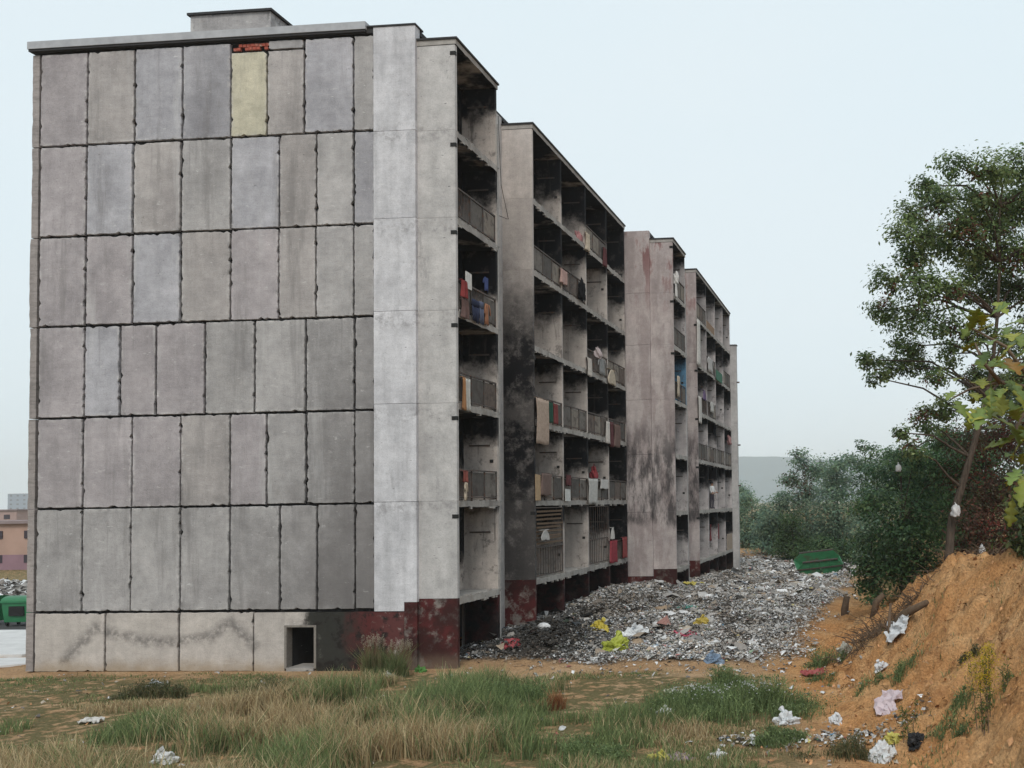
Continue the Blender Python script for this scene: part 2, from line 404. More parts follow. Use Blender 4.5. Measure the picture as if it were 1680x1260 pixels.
class MB:
    def __init__(s): s.v = []; s.f = []
    def poly(s, pts, faces):
        b = len(s.v); s.v += [tuple(p) for p in pts]; s.f += [tuple(i + b for i in f) for f in faces]; return s
    def box(s, x0, x1, y0, y1, z0, z1):
        if x0 > x1: x0, x1 = x1, x0
        if y0 > y1: y0, y1 = y1, y0
        if z0 > z1: z0, z1 = z1, z0
        return s.poly([(x0, y0, z0), (x1, y0, z0), (x1, y1, z0), (x0, y1, z0), (x0, y0, z1), (x1, y0, z1), (x1, y1, z1), (x0, y1, z1)],
                      [(0, 3, 2, 1), (4, 5, 6, 7), (0, 1, 5, 4), (1, 2, 6, 5), (2, 3, 7, 6), (3, 0, 4, 7)])
    def tube(s, pts, rad, n=6, cap=True):
        pts = [Vector(p) for p in pts]
        if not hasattr(rad, '__len__'): rad = [rad] * len(pts)
        b = len(s.v); ref = Vector((.13, .31, .94))
        for i, p in enumerate(pts):
            d = (pts[min(i + 1, len(pts) - 1)] - pts[max(i - 1, 0)])
            d = d.normalized() if d.length > 1e-9 else Vector((0, 0, 1))
            a = d.cross(ref)
            if a.length < .05: a = d.cross(Vector((1, 0, 0)))
            a.normalize(); c = d.cross(a)
            for j in range(n):
                t = 2 * math.pi * j / n
                q = p + (a * math.cos(t) + c * math.sin(t)) * rad[i]; s.v.append(tuple(q))
        for i in range(len(pts) - 1):
            for j in range(n):
                s.f.append((b + i * n + j, b + i * n + (j + 1) % n, b + (i + 1) * n + (j + 1) % n, b + (i + 1) * n + j))
        if cap:
            s.f.append(tuple(b + j for j in range(n - 1, -1, -1))); e = b + (len(pts) - 1) * n
            s.f.append(tuple(e + j for j in range(n)))
        return s
    def build(s, name, mat, parent=None, loc=(0, 0, 0), smooth=False):
        o = mesh_obj(name, [(x - loc[0], y - loc[1], z - loc[2]) for x, y, z in s.v], s.f, mat, parent, loc, smooth)
        return o

def ragged_slab(x0, x1, y0, y1, z0, z1, n, amp, rnd):
    """slab whose free long edge (x1 side) is chipped"""
    b = MB(); top = []; bot = []; inn = []; inb = []
    for i in range(n + 1):
        y = y0 + (y1 - y0) * i / n
        e1 = x1 - abs(rnd.gauss(0, amp)); e2 = x1 - abs(rnd.gauss(0, amp * 1.6))
        zt = z1 - abs(rnd.gauss(0, amp * .6)); zb = z0 + abs(rnd.gauss(0, amp * .9))
        inn.append((x0, y, z1)); inb.append((x0, y, z0)); top.append((e1, y, zt)); bot.append((e2, y, zb))
    P = inn + top + bot + inb; k = n + 1; F = []
    for i in range(n):
        F += [(i, k + i, k + i + 1, i + 1), (k + i, 2 * k + i, 2 * k + i + 1, k + i + 1), (2 * k + i, 3 * k + i, 3 * k + i + 1, 2 * k + i + 1), (3 * k + i, i, i + 1, 3 * k + i + 1)]
    F += [(0, 3 * k, 2 * k, k), (n, k + n, 2 * k + n, 3 * k + n)]
    return b.poly(P, F)

# ------------------------------------------------------------------ terrain
_TY = np.array([-60, -40, -30, -22, -16, -10, -4, 0, 6, 12, 25, 40, 60, 90, 200.])
_TX = np.array([8., 8.5, 9., 10.6, 12.0, 11.5, 10.1, 9.3, 9.6, 10.1, 10.6, 11., 11., 13., 30.])
_TW = np.array([6., 6., 6., 5.0, 5.2, 5.4, 5.5, 5.5, 5.6, 6., 6., 6., 7., 8., 12.])
_TH = np.array([4., 4.2, 4.4, 4.2, 4.0, 3.7, 3.35, 3.1, 2.7, 2.5, 2.4, 2.4, 3., 4., 5.])
_PY = np.array([-3, -.6, 1.5, 3.5, 8, 16, 20, 24, 32, 45, 55, 62, 72, 90.])
_PZ = np.array([0, 0, .12, .28, .38, .6, .55, .42, .25, -.25, -.1, .35, .9, 1.5])
def H(x, y):
    x = np.asarray(x, float); y = np.asarray(y, float)
    xt = np.interp(y, _TY, _TX); w = np.interp(y, _TY, _TW); ht = np.interp(y, _TY, _TH)
    s = (x - xt) / w + (fbm(x * .35, y * .35, 3) - .5) * .22
    h = ht * sstep(s) ** 1.5 + np.clip(x - xt - w, 0, 60) * .07
    bk = sstep(s * 2.2) * (1 - .4 * sstep(s - .8))
    gul = np.abs(fbm((x * .25 + y * .8), x * .2, 21) - .5) * 2
    h = h - bk * (1 - sstep(gul * 3.2)) * .38 + bk * (fbm(x * 1.1, y * 1.1, 5) - .5) * .5 - bk * np.clip(.5 - np.abs(fbm(x * .55, y * 2.1 + x * .5, 15) - .5) * 7, 0, .5) * .55 - bk * np.clip(.5 - np.abs(fbm(x * 1.1, y * 4.5, 16) - .5) * 6, 0, .5) * .22 + bk * np.maximum(0, fbm(x * 1.8, y * 1.8, 18) - .52) * 1.1 + bk * (fbm(x * 4, y * 4, 55) - .5) * .2 + bk * (fbm(x * .9 + y * .5, (y - x) * 3.2, 57) - .5) * .28
    h = h + 2.9 * np.exp(-(((x - 14.25) / 1.25) ** 2 + ((y + 21.2) / 1.7) ** 2)) * (.8 + .4 * fbm(x * 1.3, y * 1.3, 19))
    lane = sstep((x + 16) / 4) * (1 - sstep(s * 2))
    h = h + np.interp(y, _PY, _PZ) * lane * sstep((x + 2.5) / 2.) 
    heap = np.exp(-(((x - 1.2) / 1.9) ** 2 + ((y - 17) / 4.2) ** 2)) * .38 + np.exp(-(((x - 1.4) / 1.6) ** 2 + ((y - 5.0) / 2.0) ** 2)) * .42 + np.exp(-(((x - 3.6) / 1.4) ** 2 + ((y - 29) / 3.) ** 2)) * .3
    h = h + heap * sstep((x + 1.) / 1.)
    tz = sstep((y - 1.) / 2.) * sstep((x + .2) / 1.) * (1 - sstep((x - xt + 1.2) / 1.2)) * sstep((60 - y) / 10.)
    h = h + tz * ((fbm(x * .7, y * .55, 71) - .42) * .4 + (fbm(x * 2.3, y * 2.0, 72) - .45) * .12)
    near = np.exp(-((x / 60.) ** 2)) * np.exp(-(((y - 10) / 70.) ** 2))
    h = h + near * ((fbm(x * .5, y * .5, 9) - .5) * .18 + (fbm(x * 2.2, y * 2.2, 31) - .5) * .09) * (1 - sstep((x + 14) / 1.5) * sstep((1.0 - x) / 1.) * sstep((y + .8) / .8))
    return h
def hz(x, y): return float(H(np.array([x]), np.array([y]))[0])
def trash_zone(x, y):
    xt = np.interp(y, _TY, _TX)
    edge = .9 + .35 * np.sin(x * .9) + (fbm(x * .6, y * .6, 77) - .5) * 2.2
    return sstep((y - edge) / 1.3) * sstep((xt + 1.0 - x + (fbm(x * .8, y * .5, 78) - .5) * 2.4) / 2.2) * sstep((x + 1.3) / .4) * sstep((62 - y) / 12)
def grass_zone(x, y):
    xt = np.interp(y, _TY, _TX)
    g = sstep((-.35 - y + (fbm(x * .5, y * .5, 88) - .5) * 3.0) / 1.0) * sstep((xt + .5 - x) / 2.2)
    return g

def ground_axis(dense, lo, hi, step, far):
    a = list(np.arange(lo, hi, step)); s = step; p = hi
    while p < far: a.append(p); s *= 1.22; p += s
    s = step; p = lo - step; left = []
    while p > -far: left.append(p); s *= 1.22; p -= s
    return np.array(left[::-1] + a)
gx = ground_axis(1, -17, 19, .2, 4100); gy = ground_axis(1, -27, 50, .22, 4100)
gx = np.unique(np.round(np.concatenate([gx[gx < 9.], np.arange(9., 17.5, .09), gx[gx > 17.5]]), 3)); gy = np.unique(np.round(np.concatenate([gy[gy < -22.], np.arange(-22., 4., .11), gy[gy > 4.]]), 3))
gy = gy[gy > -120]
GX, GY = np.meshgrid(gx, gy); GZ = H(GX, GY)
nv = np.stack([GX.ravel(), GY.ravel(), GZ.ravel()], 1)
nx, ny = len(gx), len(gy)
ii = (np.arange(ny - 1)[:, None] * nx + np.arange(nx - 1)[None, :]).ravel()
gf = np.stack([ii, ii + 1, ii + nx + 1, ii + nx], 1)
ground = mesh_obj('ground', nv, gf, M['ground'], smooth=True)
za = ground.data.attributes.new('zone', 'FLOAT_COLOR', 'POINT')
zc = np.ones((len(nv), 4), np.float32)
_xt = np.interp(nv[:, 1], _TY, _TX)
zc[:, 0] = np.maximum(grass_zone(nv[:, 0], nv[:, 1]), sstep((-22 - nv[:, 0]) / 5.))
zc[:, 1] = sstep((nv[:, 0] - _xt + .8) / 1.6) * sstep((26 - nv[:, 1]) / 14)
zc[:, 0] = np.maximum(zc[:, 0], sstep((nv[:, 1] - 12) / 10) * sstep((nv[:, 0] - _xt) / 2.)); zc[:, 0] = np.maximum(zc[:, 0], sstep((nv[:, 1] - 68) / 8))
zc[:, 2] = trash_zone(nv[:, 0], nv[:, 1])
za.data.foreach_set('color', zc.ravel())
tag(ground, 'orange soil ground with worn grass and a steep earth bank', None, None, 'structure')

# bleached concrete yard behind the left corner
pv = MB()
pts = [(-15.2, 1.3), (-14.2, 2.6), (-16.0, 13.0), (-60., 13.0), (-60., -2.), (-24., -2.0)]
def strip(name, poly, z, mat, th=.06):
    b = MB(); n = len(poly)
    b.poly([(x, y, z) for x, y in poly] + [(x, y, z - th) for x, y in poly], [tuple(range(n)), tuple(range(2 * n - 1, n - 1, -1))] + [(i, n + i, n + (i + 1) % n, (i + 1) % n) for i in range(n)])
    return b.build(name, mat)
yard = strip('pavement', [(-16.5, 3.2), (-13.9, 7.5), (-13.9, 10.2), (-40., 10.2), (-40., 3.2)], .07, M['asphalt'], .4)
tag(yard, 'bleached concrete yard beside the block', None, None, 'structure')
yard2 = strip('path', [(-15.3, .75), (-13.9, 1.9), (-13.9, 2.6), (-30., 2.6), (-30., .75)], .06, M['asphalt'], .4)
tag(yard2, 'narrow bleached concrete path along the yard', None, None, 'structure')
dark_yard = strip('road', [(-13.9, 10.3), (-13.9, 16.), (-60., 16.), (-60., 10.3)], .05, simple('dark_road', (.06, .06, .062), .95, 3., .4), .4)
tag(dark_yard, 'dark asphalt road behind the concrete yard', None, None, 'structure')

# far hill
hb = []; hf = []
xs = np.linspace(-3300, 2600, 110)
for r_, (yy, kz) in enumerate(((3150, 0.), (3400, .75), (3600, 1.), (3800, .85), (4050, 0.))):
    for x in xs:
        top = 160 * math.exp(-((x + 420) / 820.) ** 2) + 75 * math.exp(-((x - 1080) / 820.) ** 2) + 42 * math.exp(-((x + 2450) / 640.) ** 2)
        hb.append((x, yy, -1.0 + top * kz + (3. * math.sin(x * .011) + 1.5 * math.sin(x * .037) if 0 < r_ < 4 else 0)))
n = len(xs)
for r_ in range(4):
    for i in range(n - 1): hf.append((r_ * n + i, r_ * n + i + 1, (r_ + 1) * n + i + 1, (r_ + 1) * n + i))
tag(mesh_obj('hills', hb, hf, M['hill'], smooth=True), 'low wooded hill far behind the trees', None, None, 'structure')

# ------------------------------------------------------------------ the apartment blocks
FL = [2.10, 4.98, 7.90, 10.68, 13.48, 16.14]      # loggia floor levels
ROOF = 18.96
BAY, DEP = 3.6, 1.15
PANEL_ROWS = [
 (16.20, 19.14, [-13.33, -11.75, -10.18, -8.61, -7.06, -5.89, -4.70, -3.13, -2.50]),
 (13.35, 16.20, [-13.30, -11.74, -10.22, -8.65, -7.05, -5.49, -4.31, -3.14, -2.50]),
 (10.56, 13.35, [-13.30, -11.75, -10.21, -8.65, -7.04, -5.51, -4.33, -3.14, -2.50]),
 (7.73, 10.56, [-13.29, -11.76, -10.59, -9.42, -7.85, -6.27, -4.65, -3.12, -2.50]),
 (4.95, 7.73, [-13.29, -11.77, -10.19, -8.62, -7.04, -5.88, -4.63, -3.11, -2.50]),
 (1.80, 4.95, [-13.30, -11.78, -10.20, -8.62, -7.03, -5.45, -4.29, -3.11, -2.50]),
]
TINT = {'m': (.365, .335, .345), 'b': (.385, .378, .405), 'w': (.36, .335, .328), 'd': (.335, .328, .35), 'y': (.47, .44, .345), 'g': (.37, .355, .353), 'k': (.30, .288, .288)}
PANEL_TINTS = ['mwbdywbg', 'mbwgbwgd', 'mmbwmwgg', 'mbmmggkk', 'mmmwmgkk', 'ggggggkk']

def panel_mesh(w, h, rnd, notch=True):
    """upright wall panel: chipped outline, lifting notches at the joints, front at y=0"""
    P = []
    def edge(a, b, nin, nots):
        L = math.hypot(b[0] - a[0], b[1] - a[1]); n = max(3, int(L / .1))
        for i in range(n):
            t = i / n; d = abs(rnd.gauss(0, .008)) + (rnd.uniform(.01, .055) if rnd.random() < .07 else 0)
            for tn, rad in nots:
                q = abs(t - tn) * L
                if q < rad: d = max(d, math.sqrt(rad * rad - q * q) * 1.0)
            if i == 0: d += rnd.uniform(.0, .03)
            P.append((a[0] + (b[0] - a[0]) * t + nin[0] * d, a[1] + (b[1] - a[1]) * t + nin[1] * d))
    def nots():
        o = []
        if notch and rnd.random() < .42: o.append((rnd.uniform(.15, .25), rnd.uniform(.03, .075)))
        if notch and rnd.random() < .42: o.append((rnd.uniform(.76, .86), rnd.uniform(.03, .075)))
        return o
    edge((0, 0), (w, 0), (0, 1), []); edge((w, 0), (w, h), (-1, 0), nots()); edge((w, h), (0, h), (0, -1), []); edge((0, h), (0, 0), (1, 0), nots())
    n = len(P); cx, cz = w / 2, h / 2
    v = [(x + (cx - x) * .012 / max(abs(cx - x), .3) * min(1, abs(cx - x)), 0, z + (cz - z) * .012 / max(abs(cz - z), .3) * min(1, abs(cz - z))) for x, z in P]
    v += [(x, .018, z) for x, z in P] + [(x, .11, z) for x, z in P]
    f = [tuple(range(n))] + [(i, n + i, n + (i + 1) % n, (i + 1) % n) for i in range(n)] + [(n + i, 2 * n + i, 2 * n + (i + 1) % n, n + (i + 1) % n) for i in range(n)]
    return v, f

def railing(root, xf, y0, y1, zf, tints, rnd, far=False, missing=()):
    """balcony rail: handrail, bottom rail, posts; ribbed sheets between them are sub-parts"""
    b = MB(); h = .96; k = 3; w = (y1 - y0) / k
    b.box(xf - .03, xf + .03, y0, y1, zf + h - .045, zf + h)
    b.box(xf - .02, xf + .02, y0, y1, zf + .09, zf + .125)
    for i in range(k + 1):
        y = min(max(y0 + w * i, y0 + .02), y1 - .02); b.box(xf - .025, xf + .025, y - .02, y + .02, zf - .02, zf + h - .046)
    if missing:
        for i in missing:
            for j in range(1, 9):
                y = y0 + w * (i + j / 9.); b.box(xf - .008, xf + .008, y - .008, y + .008, zf + .126, zf + h - .046)
    r = b.build('railing', M['metal'], root, (xf, y0, zf))
    for i in range(k):
        if i in missing: continue
        pb = MB(); a = y0 + w * i + .045; c = y0 + w * (i + 1) - .045; n = 22; top = zf + h - .07 - rnd.uniform(0, .04); bt = zf + .14
        P = []
        for j in range(n + 1):
            y = a + (c - a) * j / n; x = xf + (.011 if j % 2 else -.011) - .0
            P += [(x, y, bt), (x, y, top), (x - .012, y, top), (x - .012, y, bt)]
        F = []
        for j in range(n):
            q = 4 * j; F += [(q, q + 4, q + 5, q + 1), (q + 1, q + 5, q + 6, q + 2), (q + 2, q + 6, q + 7, q + 3), (q + 3, q + 7, q + 4, q)]
        F += [(0, 1, 2, 3), (4 * n, 4 * n + 3, 4 * n + 2, 4 * n + 1)]
        pb.poly(P, F)
        s = pb.build('railing_sheet', M['sheet'], r); s.location = (-xf, -y0, -zf); s.color = (*rnd.choice(tints), 1)
    return r

def window_unit(root, x, y0, y1, z0, z1, rnd):
    """old window in a wall that faces +X: frame, two casements with panes as sub-parts"""
    b = MB(); t = .06
    b.box(x - .05, x + .02, y0, y1, z0, z0 + t).box(x - .05, x + .02, y0, y1, z1 - t, z1)
    b.box(x - .05, x + .02, y0, y0 + t, z0 + t, z1 - t).box(x - .05, x + .02, y1 - t, y1, z0 + t, z1 - t)
    mid = (y0 + y1) / 2; b.box(x - .05, x + .02, mid - .03, mid + .03, z0 + t, z1 - t)
    f = b.build('window', M['frame'], root, (x, y0, z0))
    for a, c in ((y0 + t, mid - .03), (mid + .03, y1 - t)):
        g = MB().box(x - .035, x - .02, a, c, z0 + t, z1 - t).build('pane', M['glass'], f); g.location = (-x, -y0, -z0)

def grille(root, xf, y0, y1, z0, z1, slats, rnd):
    b = MB()
    b.box(xf - .02, xf + .02, y0, y0 + .04, z0, z1).box(xf - .02, xf + .02, y1 - .04, y1, z0, z1)
    b.box(xf - .02, xf + .02, y0 + .04, y1 - .04, z1 - .04, z1).box(xf - .02, xf + .02, y0 + .04, y1 - .04, z0, z0 + .04)
    zm = z0 + (z1 - z0) * .42
    b.box(xf - .022, xf + .022, y0 + .04, y1 - .04, zm - .03, zm + .03)
    for j in range(1, 11):
        y = y0 + (y1 - y0) * j / 11.; b.box(xf - .012, xf + .012, y - .012, y + .012, z0 + .04, zm - .03)
    if not slats:
        for j in range(1, 9):
            y = y0 + (y1 - y0) * j / 9.; b.box(xf - .01, xf + .01, y - .01, y + .01, zm + .03, z1 - .04)
    g = b.build('window_grille', M['metal'], root, (xf, y0, z0))
    if slats:
        for j in range(9):
            z = zm + .1 + (z1 - zm - .15) * j / 9.
            t = MB(); a, c = y0 + .05 + rnd.uniform(0, .1), y1 - .05 - rnd.uniform(0, .25); tl = rnd.uniform(-.04, .04)
            t.poly([(xf + .01, a, z), (xf + .035, a, z), (xf + .035, c, z + tl), (xf + .01, c, z + tl), (xf + .01, a, z + .07), (xf + .035, a, z + .07), (xf + .035, c, z + .07 + tl), (xf + .01, c, z + .07 + tl)],
                   [(0, 3, 2, 1), (4, 5, 6, 7), (0, 1, 5, 4), (1, 2, 6, 5), (2, 3, 7, 6), (3, 0, 4, 7)])
            s = t.build('slat', M['wood'], g); s.location = (-xf, -y0, -z0)

def apartment_block(name, label, x_off, y_off, z_off, far, rails, grilles, seed):
    rnd = random.Random(seed)
    root = empty(name, (x_off, y_off, z_off)); tag(root, label, 'building', 'concrete slab blocks standing in a stepped row')
    X = 0.; LEN = 6 * BAY
    mat_log = M['loggia_far'] if far else M['loggia']
    body_y0 = .16
    # load-bearing core, with a dark cellar room behind the gable doorway
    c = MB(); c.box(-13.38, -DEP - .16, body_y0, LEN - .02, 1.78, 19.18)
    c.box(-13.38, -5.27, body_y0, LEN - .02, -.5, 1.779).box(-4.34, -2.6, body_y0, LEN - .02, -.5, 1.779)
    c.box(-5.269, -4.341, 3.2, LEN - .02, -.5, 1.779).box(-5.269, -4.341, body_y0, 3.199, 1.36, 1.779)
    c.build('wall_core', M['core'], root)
    MB().box(-13.5, -DEP - .05, -.02, LEN, 19.181, 19.33).build('roof', M['felt'], root)
    rail_t = [(.10, .092, .085), (.13, .12, .11), (.075, .07, .066), (.17, .15, .13), (.10, .08, .07)]
    # gable cladding
    if not far:
        for ri, (z0, z1, xs) in enumerate(PANEL_ROWS):
            for j in range(8):
                a, b = xs[j], xs[j + 1]; g = rnd.uniform(.015, .036); zt = z1
                if ri == 0 and j in (4, 5): zt = z1 - .30
                w, h = b - a - 2 * g + (g - .004 if j == 7 else 0), zt - z0 - 2 * g
                v, f = panel_mesh(w, h, rnd, j < 7)
                o = mesh_obj('wall_panel', v, f, M['panel'], root, (a + g, rnd.uniform(-.008, .012), z0 + g))
                o.rotation_euler = (0, rnd.gauss(0, .0012), 0)
                t = TINT[PANEL_TINTS[ri][j]]; jit = rnd.uniform(.94, 1.06); o.color = (t[0] * jit, t[1] * jit, t[2] * jit, 1)
                if ri == 0 and j == 4: o['label'] = 'yellowish newer wall panel in the top row'
        v, f = panel_mesh(1.1, .25, rnd, False)
        o = mesh_obj('wall_panel', v, f, M['panel'], root, (-5.84, .002, 18.87)); o.color = (.31, .30, .305, 1)
        for i in range(9):                                   # exposed brickwork above the yellow panel
            for q in range(2):
                bx = -7.0 + i * .125 + (.06 if q else 0); bz = 18.90 + q * .1
                if rnd.random() < .15: continue
                o = MB().box(bx, bx + .11, .02 + rnd.uniform(0, .03), .12, bz, bz + .085).build('brick', M['brick'], root)
        for ri, (z0, z1, xs) in enumerate(PANEL_ROWS + [(0, 1.8, [])]):   # corner strip, storey by storey
            n = 14; P = []
            a = -13.60 + rnd.uniform(-.03, .03)
            L = [(a + abs(rnd.gauss(0, .012)), z0 + .015 + (z1 - z0 - .03) * i / n) for i in range(n + 1)]
            Rr = [(-13.365 - abs(rnd.gauss(0, .006)), z0 + .015 + (z1 - z0 - .03) * i / n) for i in range(n + 1)]
            P = [(x, .03, z) for x, z in L] + [(x, .03, z) for x, z in Rr] + [(x, .5, z) for x, z in L] + [(x, .5, z) for x, z in Rr]
            k = n + 1; F = []
            for i in range(n):
                F += [(i, k + i, k + i + 1, i + 1), (2 * k + i, i, i + 1, 2 * k + i + 1), (k + i, 3 * k + i, 3 * k + i + 1, k + i + 1)]
            F += [(0, 2 * k, 3 * k, k), (n, k + n, 3 * k + n, 2 * k + n)]
            mesh_obj('corner_strip', P, F, M['strip'], root)
        # basement panels
        for a, b in ((-13.32, -11.01), (-11.01, -8.64), (-8.64, -6.27)):
            v, f = panel_mesh(b - a - .045, 1.76, rnd, False)
            mesh_obj('base_panel', v, f, M['base'], root, (a + .022, rnd.uniform(0, .012), .0))
        MB().box(-6.245, -5.30, .002, .12, -.3, 1.74).build('base_panel', M['base'], root)
        MB().box(-5.298, -4.31, .003, .12, 1.36, 1.74).build('base_panel', M['base'], root)
        MB().box(-4.308, -1.24, .0, .12, -.3, 1.74).build('base_panel', M['base'], root)
        d = MB().box(-5.299, -5.23, -.01, .3, .08, 1.359).box(-5.229, -4.38, -.01, .3, 1.30, 1.358).box(-4.379, -4.309, -.01, .3, .08, 1.359)
        d.build('door_frame', M['frame'], root)
        MB().box(-5.229, -4.38, -.03, .9, -.2, .10).build('door_step', M['slab'], root)
        MB().box(-13.66, -2.70, -.13, .45, 19.27, 19.50).build('coping', M['coping'], root)
        MB().box(-13.64, -2.72, -.10, .4, 19.20, 19.269).build('coping_shadow_strip', M['felt'], root)  # dark strip added as the shadow line under the coping
        MB().box(-2.69, -1.16, -.06, .5, 19.34, 19.39).build('coping', M['felt'], root)
        # roof hut for the lift
        hut = MB().box(-9.62, -6.88, 1.8, 4.6, 19.33, 20.98).build('roof_hut', M['panel'], root); hut.color = (.34, .325, .325, 1)
        MB().box(-9.70, -6.80, 1.72, 4.68, 20.981, 21.06).build('hut_roof', M['felt'], hut)
        MB().poly([(-6.879, 1.85, 19.33), (-6.45, 1.85, 19.33), (-6.45, 2.4, 19.33), (-6.879, 2.4, 19.33), (-6.879, 1.85, 19.9), (-6.879, 2.4, 19.9)], [(0, 1, 4), (3, 5, 2), (1, 2, 5, 4), (0, 3, 2, 1), (0, 4, 5, 3)]).build('flashing', M['coping'], root)
    # smooth pillar at the end of the gable, storey by storey
    zs = [1.75] + FL[1:] + [19.34]
    for i in range(6):
        a = -2.495; z0, z1 = zs[i], zs[i + 1]
        b = MB().box(a, -1.19, -.03, .3, z0 + .006, z1 - .006) if (far or i) else MB().box(a, -1.58, -.03, .3, z0 + .006, z1 - .006).box(-1.5799, -1.19, -.03, .3, 2.02, z1 - .006)
        b.build('pillar_panel', M['far_wall'] if far else M['white'], root)
    MB().box(-1.579 if not far else -2.495, -1.19, -.025, .3, -.5, 2.018 if not far else 1.74).build('pillar_base', M['red'], root)
    # loggia stacks: (first y, bays)
    for mi, (ym, nb) in enumerate(((0., 1), (2 * BAY, 4))):
        ys = [ym + BAY * i for i in range(nb + 1)]
        lev = [-.5] + FL + [ROOF - .22]
        for i, y in enumerate(ys):
            first = i == 0
            for fl in range(7):
                z0 = lev[fl] + (.0 if fl == 0 else .002); z1 = lev[fl + 1] - .202 if fl < 6 else lev[7] - .002
                ya, yb = (y, y + .15) if first else ((y - .15, y) if i == nb else (y - .075, y + .075))
                x1 = -.012
                if first:                                   # outer end wall seen from the gable side
                    mt = M['red'] if fl == 0 else ((M['side'] if mi else M['bay']) if not far else M['far_wall'])
                    z1b = lev[fl + 1] - .004 if fl < 6 else lev[7] - .002
                    o = MB().box(-1.189 if mi == 0 else -DEP, x1, ya + .12 if mi == 0 else ya, yb + .12 if mi == 0 else yb, z0, z1b).build('end_wall', mt, root, (x1, y, z0))
                    if fl and rnd.random() < .8:
                        MB().box(x1 - .15, x1 + .02, ya + (.12 if mi == 0 else 0) - .012, ya + .2, z1 - .32, z1 - .2).build('anchor_plate', M['rubber'], root)
                else:
                    bl = far and mi == 0 and fl == 4
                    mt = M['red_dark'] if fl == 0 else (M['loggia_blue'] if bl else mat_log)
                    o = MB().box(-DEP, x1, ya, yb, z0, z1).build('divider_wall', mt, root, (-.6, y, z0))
                    o['soot'] = rnd.choice([.1, .2, .35, .5, .65, .8]) if fl else .9  # how far soot and painted slab shade reach down the wall
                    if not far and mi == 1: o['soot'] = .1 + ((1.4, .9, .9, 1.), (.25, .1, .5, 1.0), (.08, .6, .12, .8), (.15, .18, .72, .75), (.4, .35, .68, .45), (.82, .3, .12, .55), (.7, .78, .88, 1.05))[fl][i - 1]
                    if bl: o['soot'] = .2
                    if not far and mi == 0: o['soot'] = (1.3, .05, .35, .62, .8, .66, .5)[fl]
                    if fl:                                  # a hanging rod on the near face
                        zb = z0 + rnd.uniform(1.75, 1.95)
                        MB().box(-.95, -.25, ya - .03, ya - .002, zb, zb + .05).build('clothes_rod', M['metal'], root)
                    if fl and rnd.random() < .6:
                        yy = rnd.uniform(.5, 1.4); MB().box(-.26, -.14, ya - .02, ya - .002, z0 + yy, z0 + yy + .1).build('socket_hole', M['rubber'], root)
        for fl in range(6):                                  # floor slabs, chipped along the free edge
            y0, y1 = ys[0] + (.272 if mi == 0 else .152), ys[-1]
            b = ragged_slab(-DEP - .005, .012, y0, y1 + .006, FL[fl] - .2, FL[fl], 18 * nb, .013, rnd)
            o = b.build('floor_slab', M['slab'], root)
            e = MB()                                         # ribs under the slab edge, crumbs on top
            for q in range(int(12 * nb)):
                y = y0 + .1 + (y1 - y0 - .2) * q / (12. * nb)
                if rnd.random() < .22: e.box(-.02 - rnd.uniform(.03, .1), .018, y, y + rnd.uniform(.06, .22), FL[fl] - .24 - rnd.uniform(0, .02), FL[fl] - .19)
                if rnd.random() < .55: e.box(-.1 - rnd.uniform(0, .12), .0, y, y + rnd.uniform(.05, .2), FL[fl] - .001, FL[fl] + rnd.uniform(.01, .045))
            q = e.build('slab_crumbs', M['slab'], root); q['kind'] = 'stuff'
        y0, y1 = ys[0] + (.12 if mi == 0 else 0), ys[-1]
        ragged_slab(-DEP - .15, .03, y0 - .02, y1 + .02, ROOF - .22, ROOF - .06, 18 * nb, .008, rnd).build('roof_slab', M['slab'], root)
        MB().box(-DEP - .16, .07, y0 - .06, y1 + .05, ROOF - .059, ROOF + .0).build('roof_edge', M['felt'], root)
        for fl in range(6):                                  # back walls with door and window openings
            for i in range(nb):
                ya, yb = ys[i] + ((.275 if mi == 0 else .155) if i == 0 else 0.), ys[i + 1]; z0 = FL[fl]; z1 = (FL + [ROOF - .02])[fl + 1] - .2
                b = MB(); xb, xa = -DEP - .002, -DEP - .155
                d0, d1, w0, w1 = ya + .35, ya + 1.2, ya + 1.5, ya + 2.9
                b.box(xa, xb, ya, d0, z0, z1).box(xa, xb, d0, d1, z0 + 2.05, z1).box(xa, xb, d1, w0, z0, z1)
                b.box(xa, xb, w0, w1, z0, z0 + .9).box(xa, xb, w0, w1, z0 + 2.05, z1).box(xa, xb, w1, yb, z0, z1)
                o = b.build('back_wall', mat_log, root, (-DEP, ya, z0)); o['soot'] = rnd.choice([.6, .85, 1.1])  # soot amount here also paints the shade of the recess
                window_unit(root, -DEP - .06, w0, w1, z0 + .9, z0 + 2.05, rnd)
                MB().box(-DEP - .09, -DEP - .04, d0, d1, z0 + .01, z0 + 2.05).build('door', M['frame'], root)
        for (fl, i, miss) in rails.get(mi, ()):
            ya, yb = ys[i] + (.29 if (i == 0 and mi == 0) else .17 if i == 0 else .09), ys[i + 1] - (.16 if i == nb - 1 else .09)
            railing(root, -.045, ya, yb, FL[fl], rail_t, rnd, far, miss)
        for (fl, i, sl) in grilles.get(mi, ()):
            ya, yb = ys[i] + .17, ys[i + 1] - .09
            grille(root, -.05, ya, yb, FL[fl] + .08, FL[fl + 1] - .25, sl, rnd)
    # recessed wall between the two loggia stacks
    b = MB(); b.box(-DEP - .15, -DEP, BAY + .001, 2 * BAY - .001, -.5, 19.18); b.build('recess_wall', M['bay'] if not far else M['far_wall'], root)
    for fl in range(6):
        window_unit(root, -DEP + .03, BAY + 1.1, BAY + 2.5, FL[fl] + .9, FL[fl] + 2.2, rnd)
    # down pipe at the edge of the recess
    b = MB(); b.tube([(-.03, BAY + .06, 17.6), (-.03, BAY + .06, .4)], .045, 8)
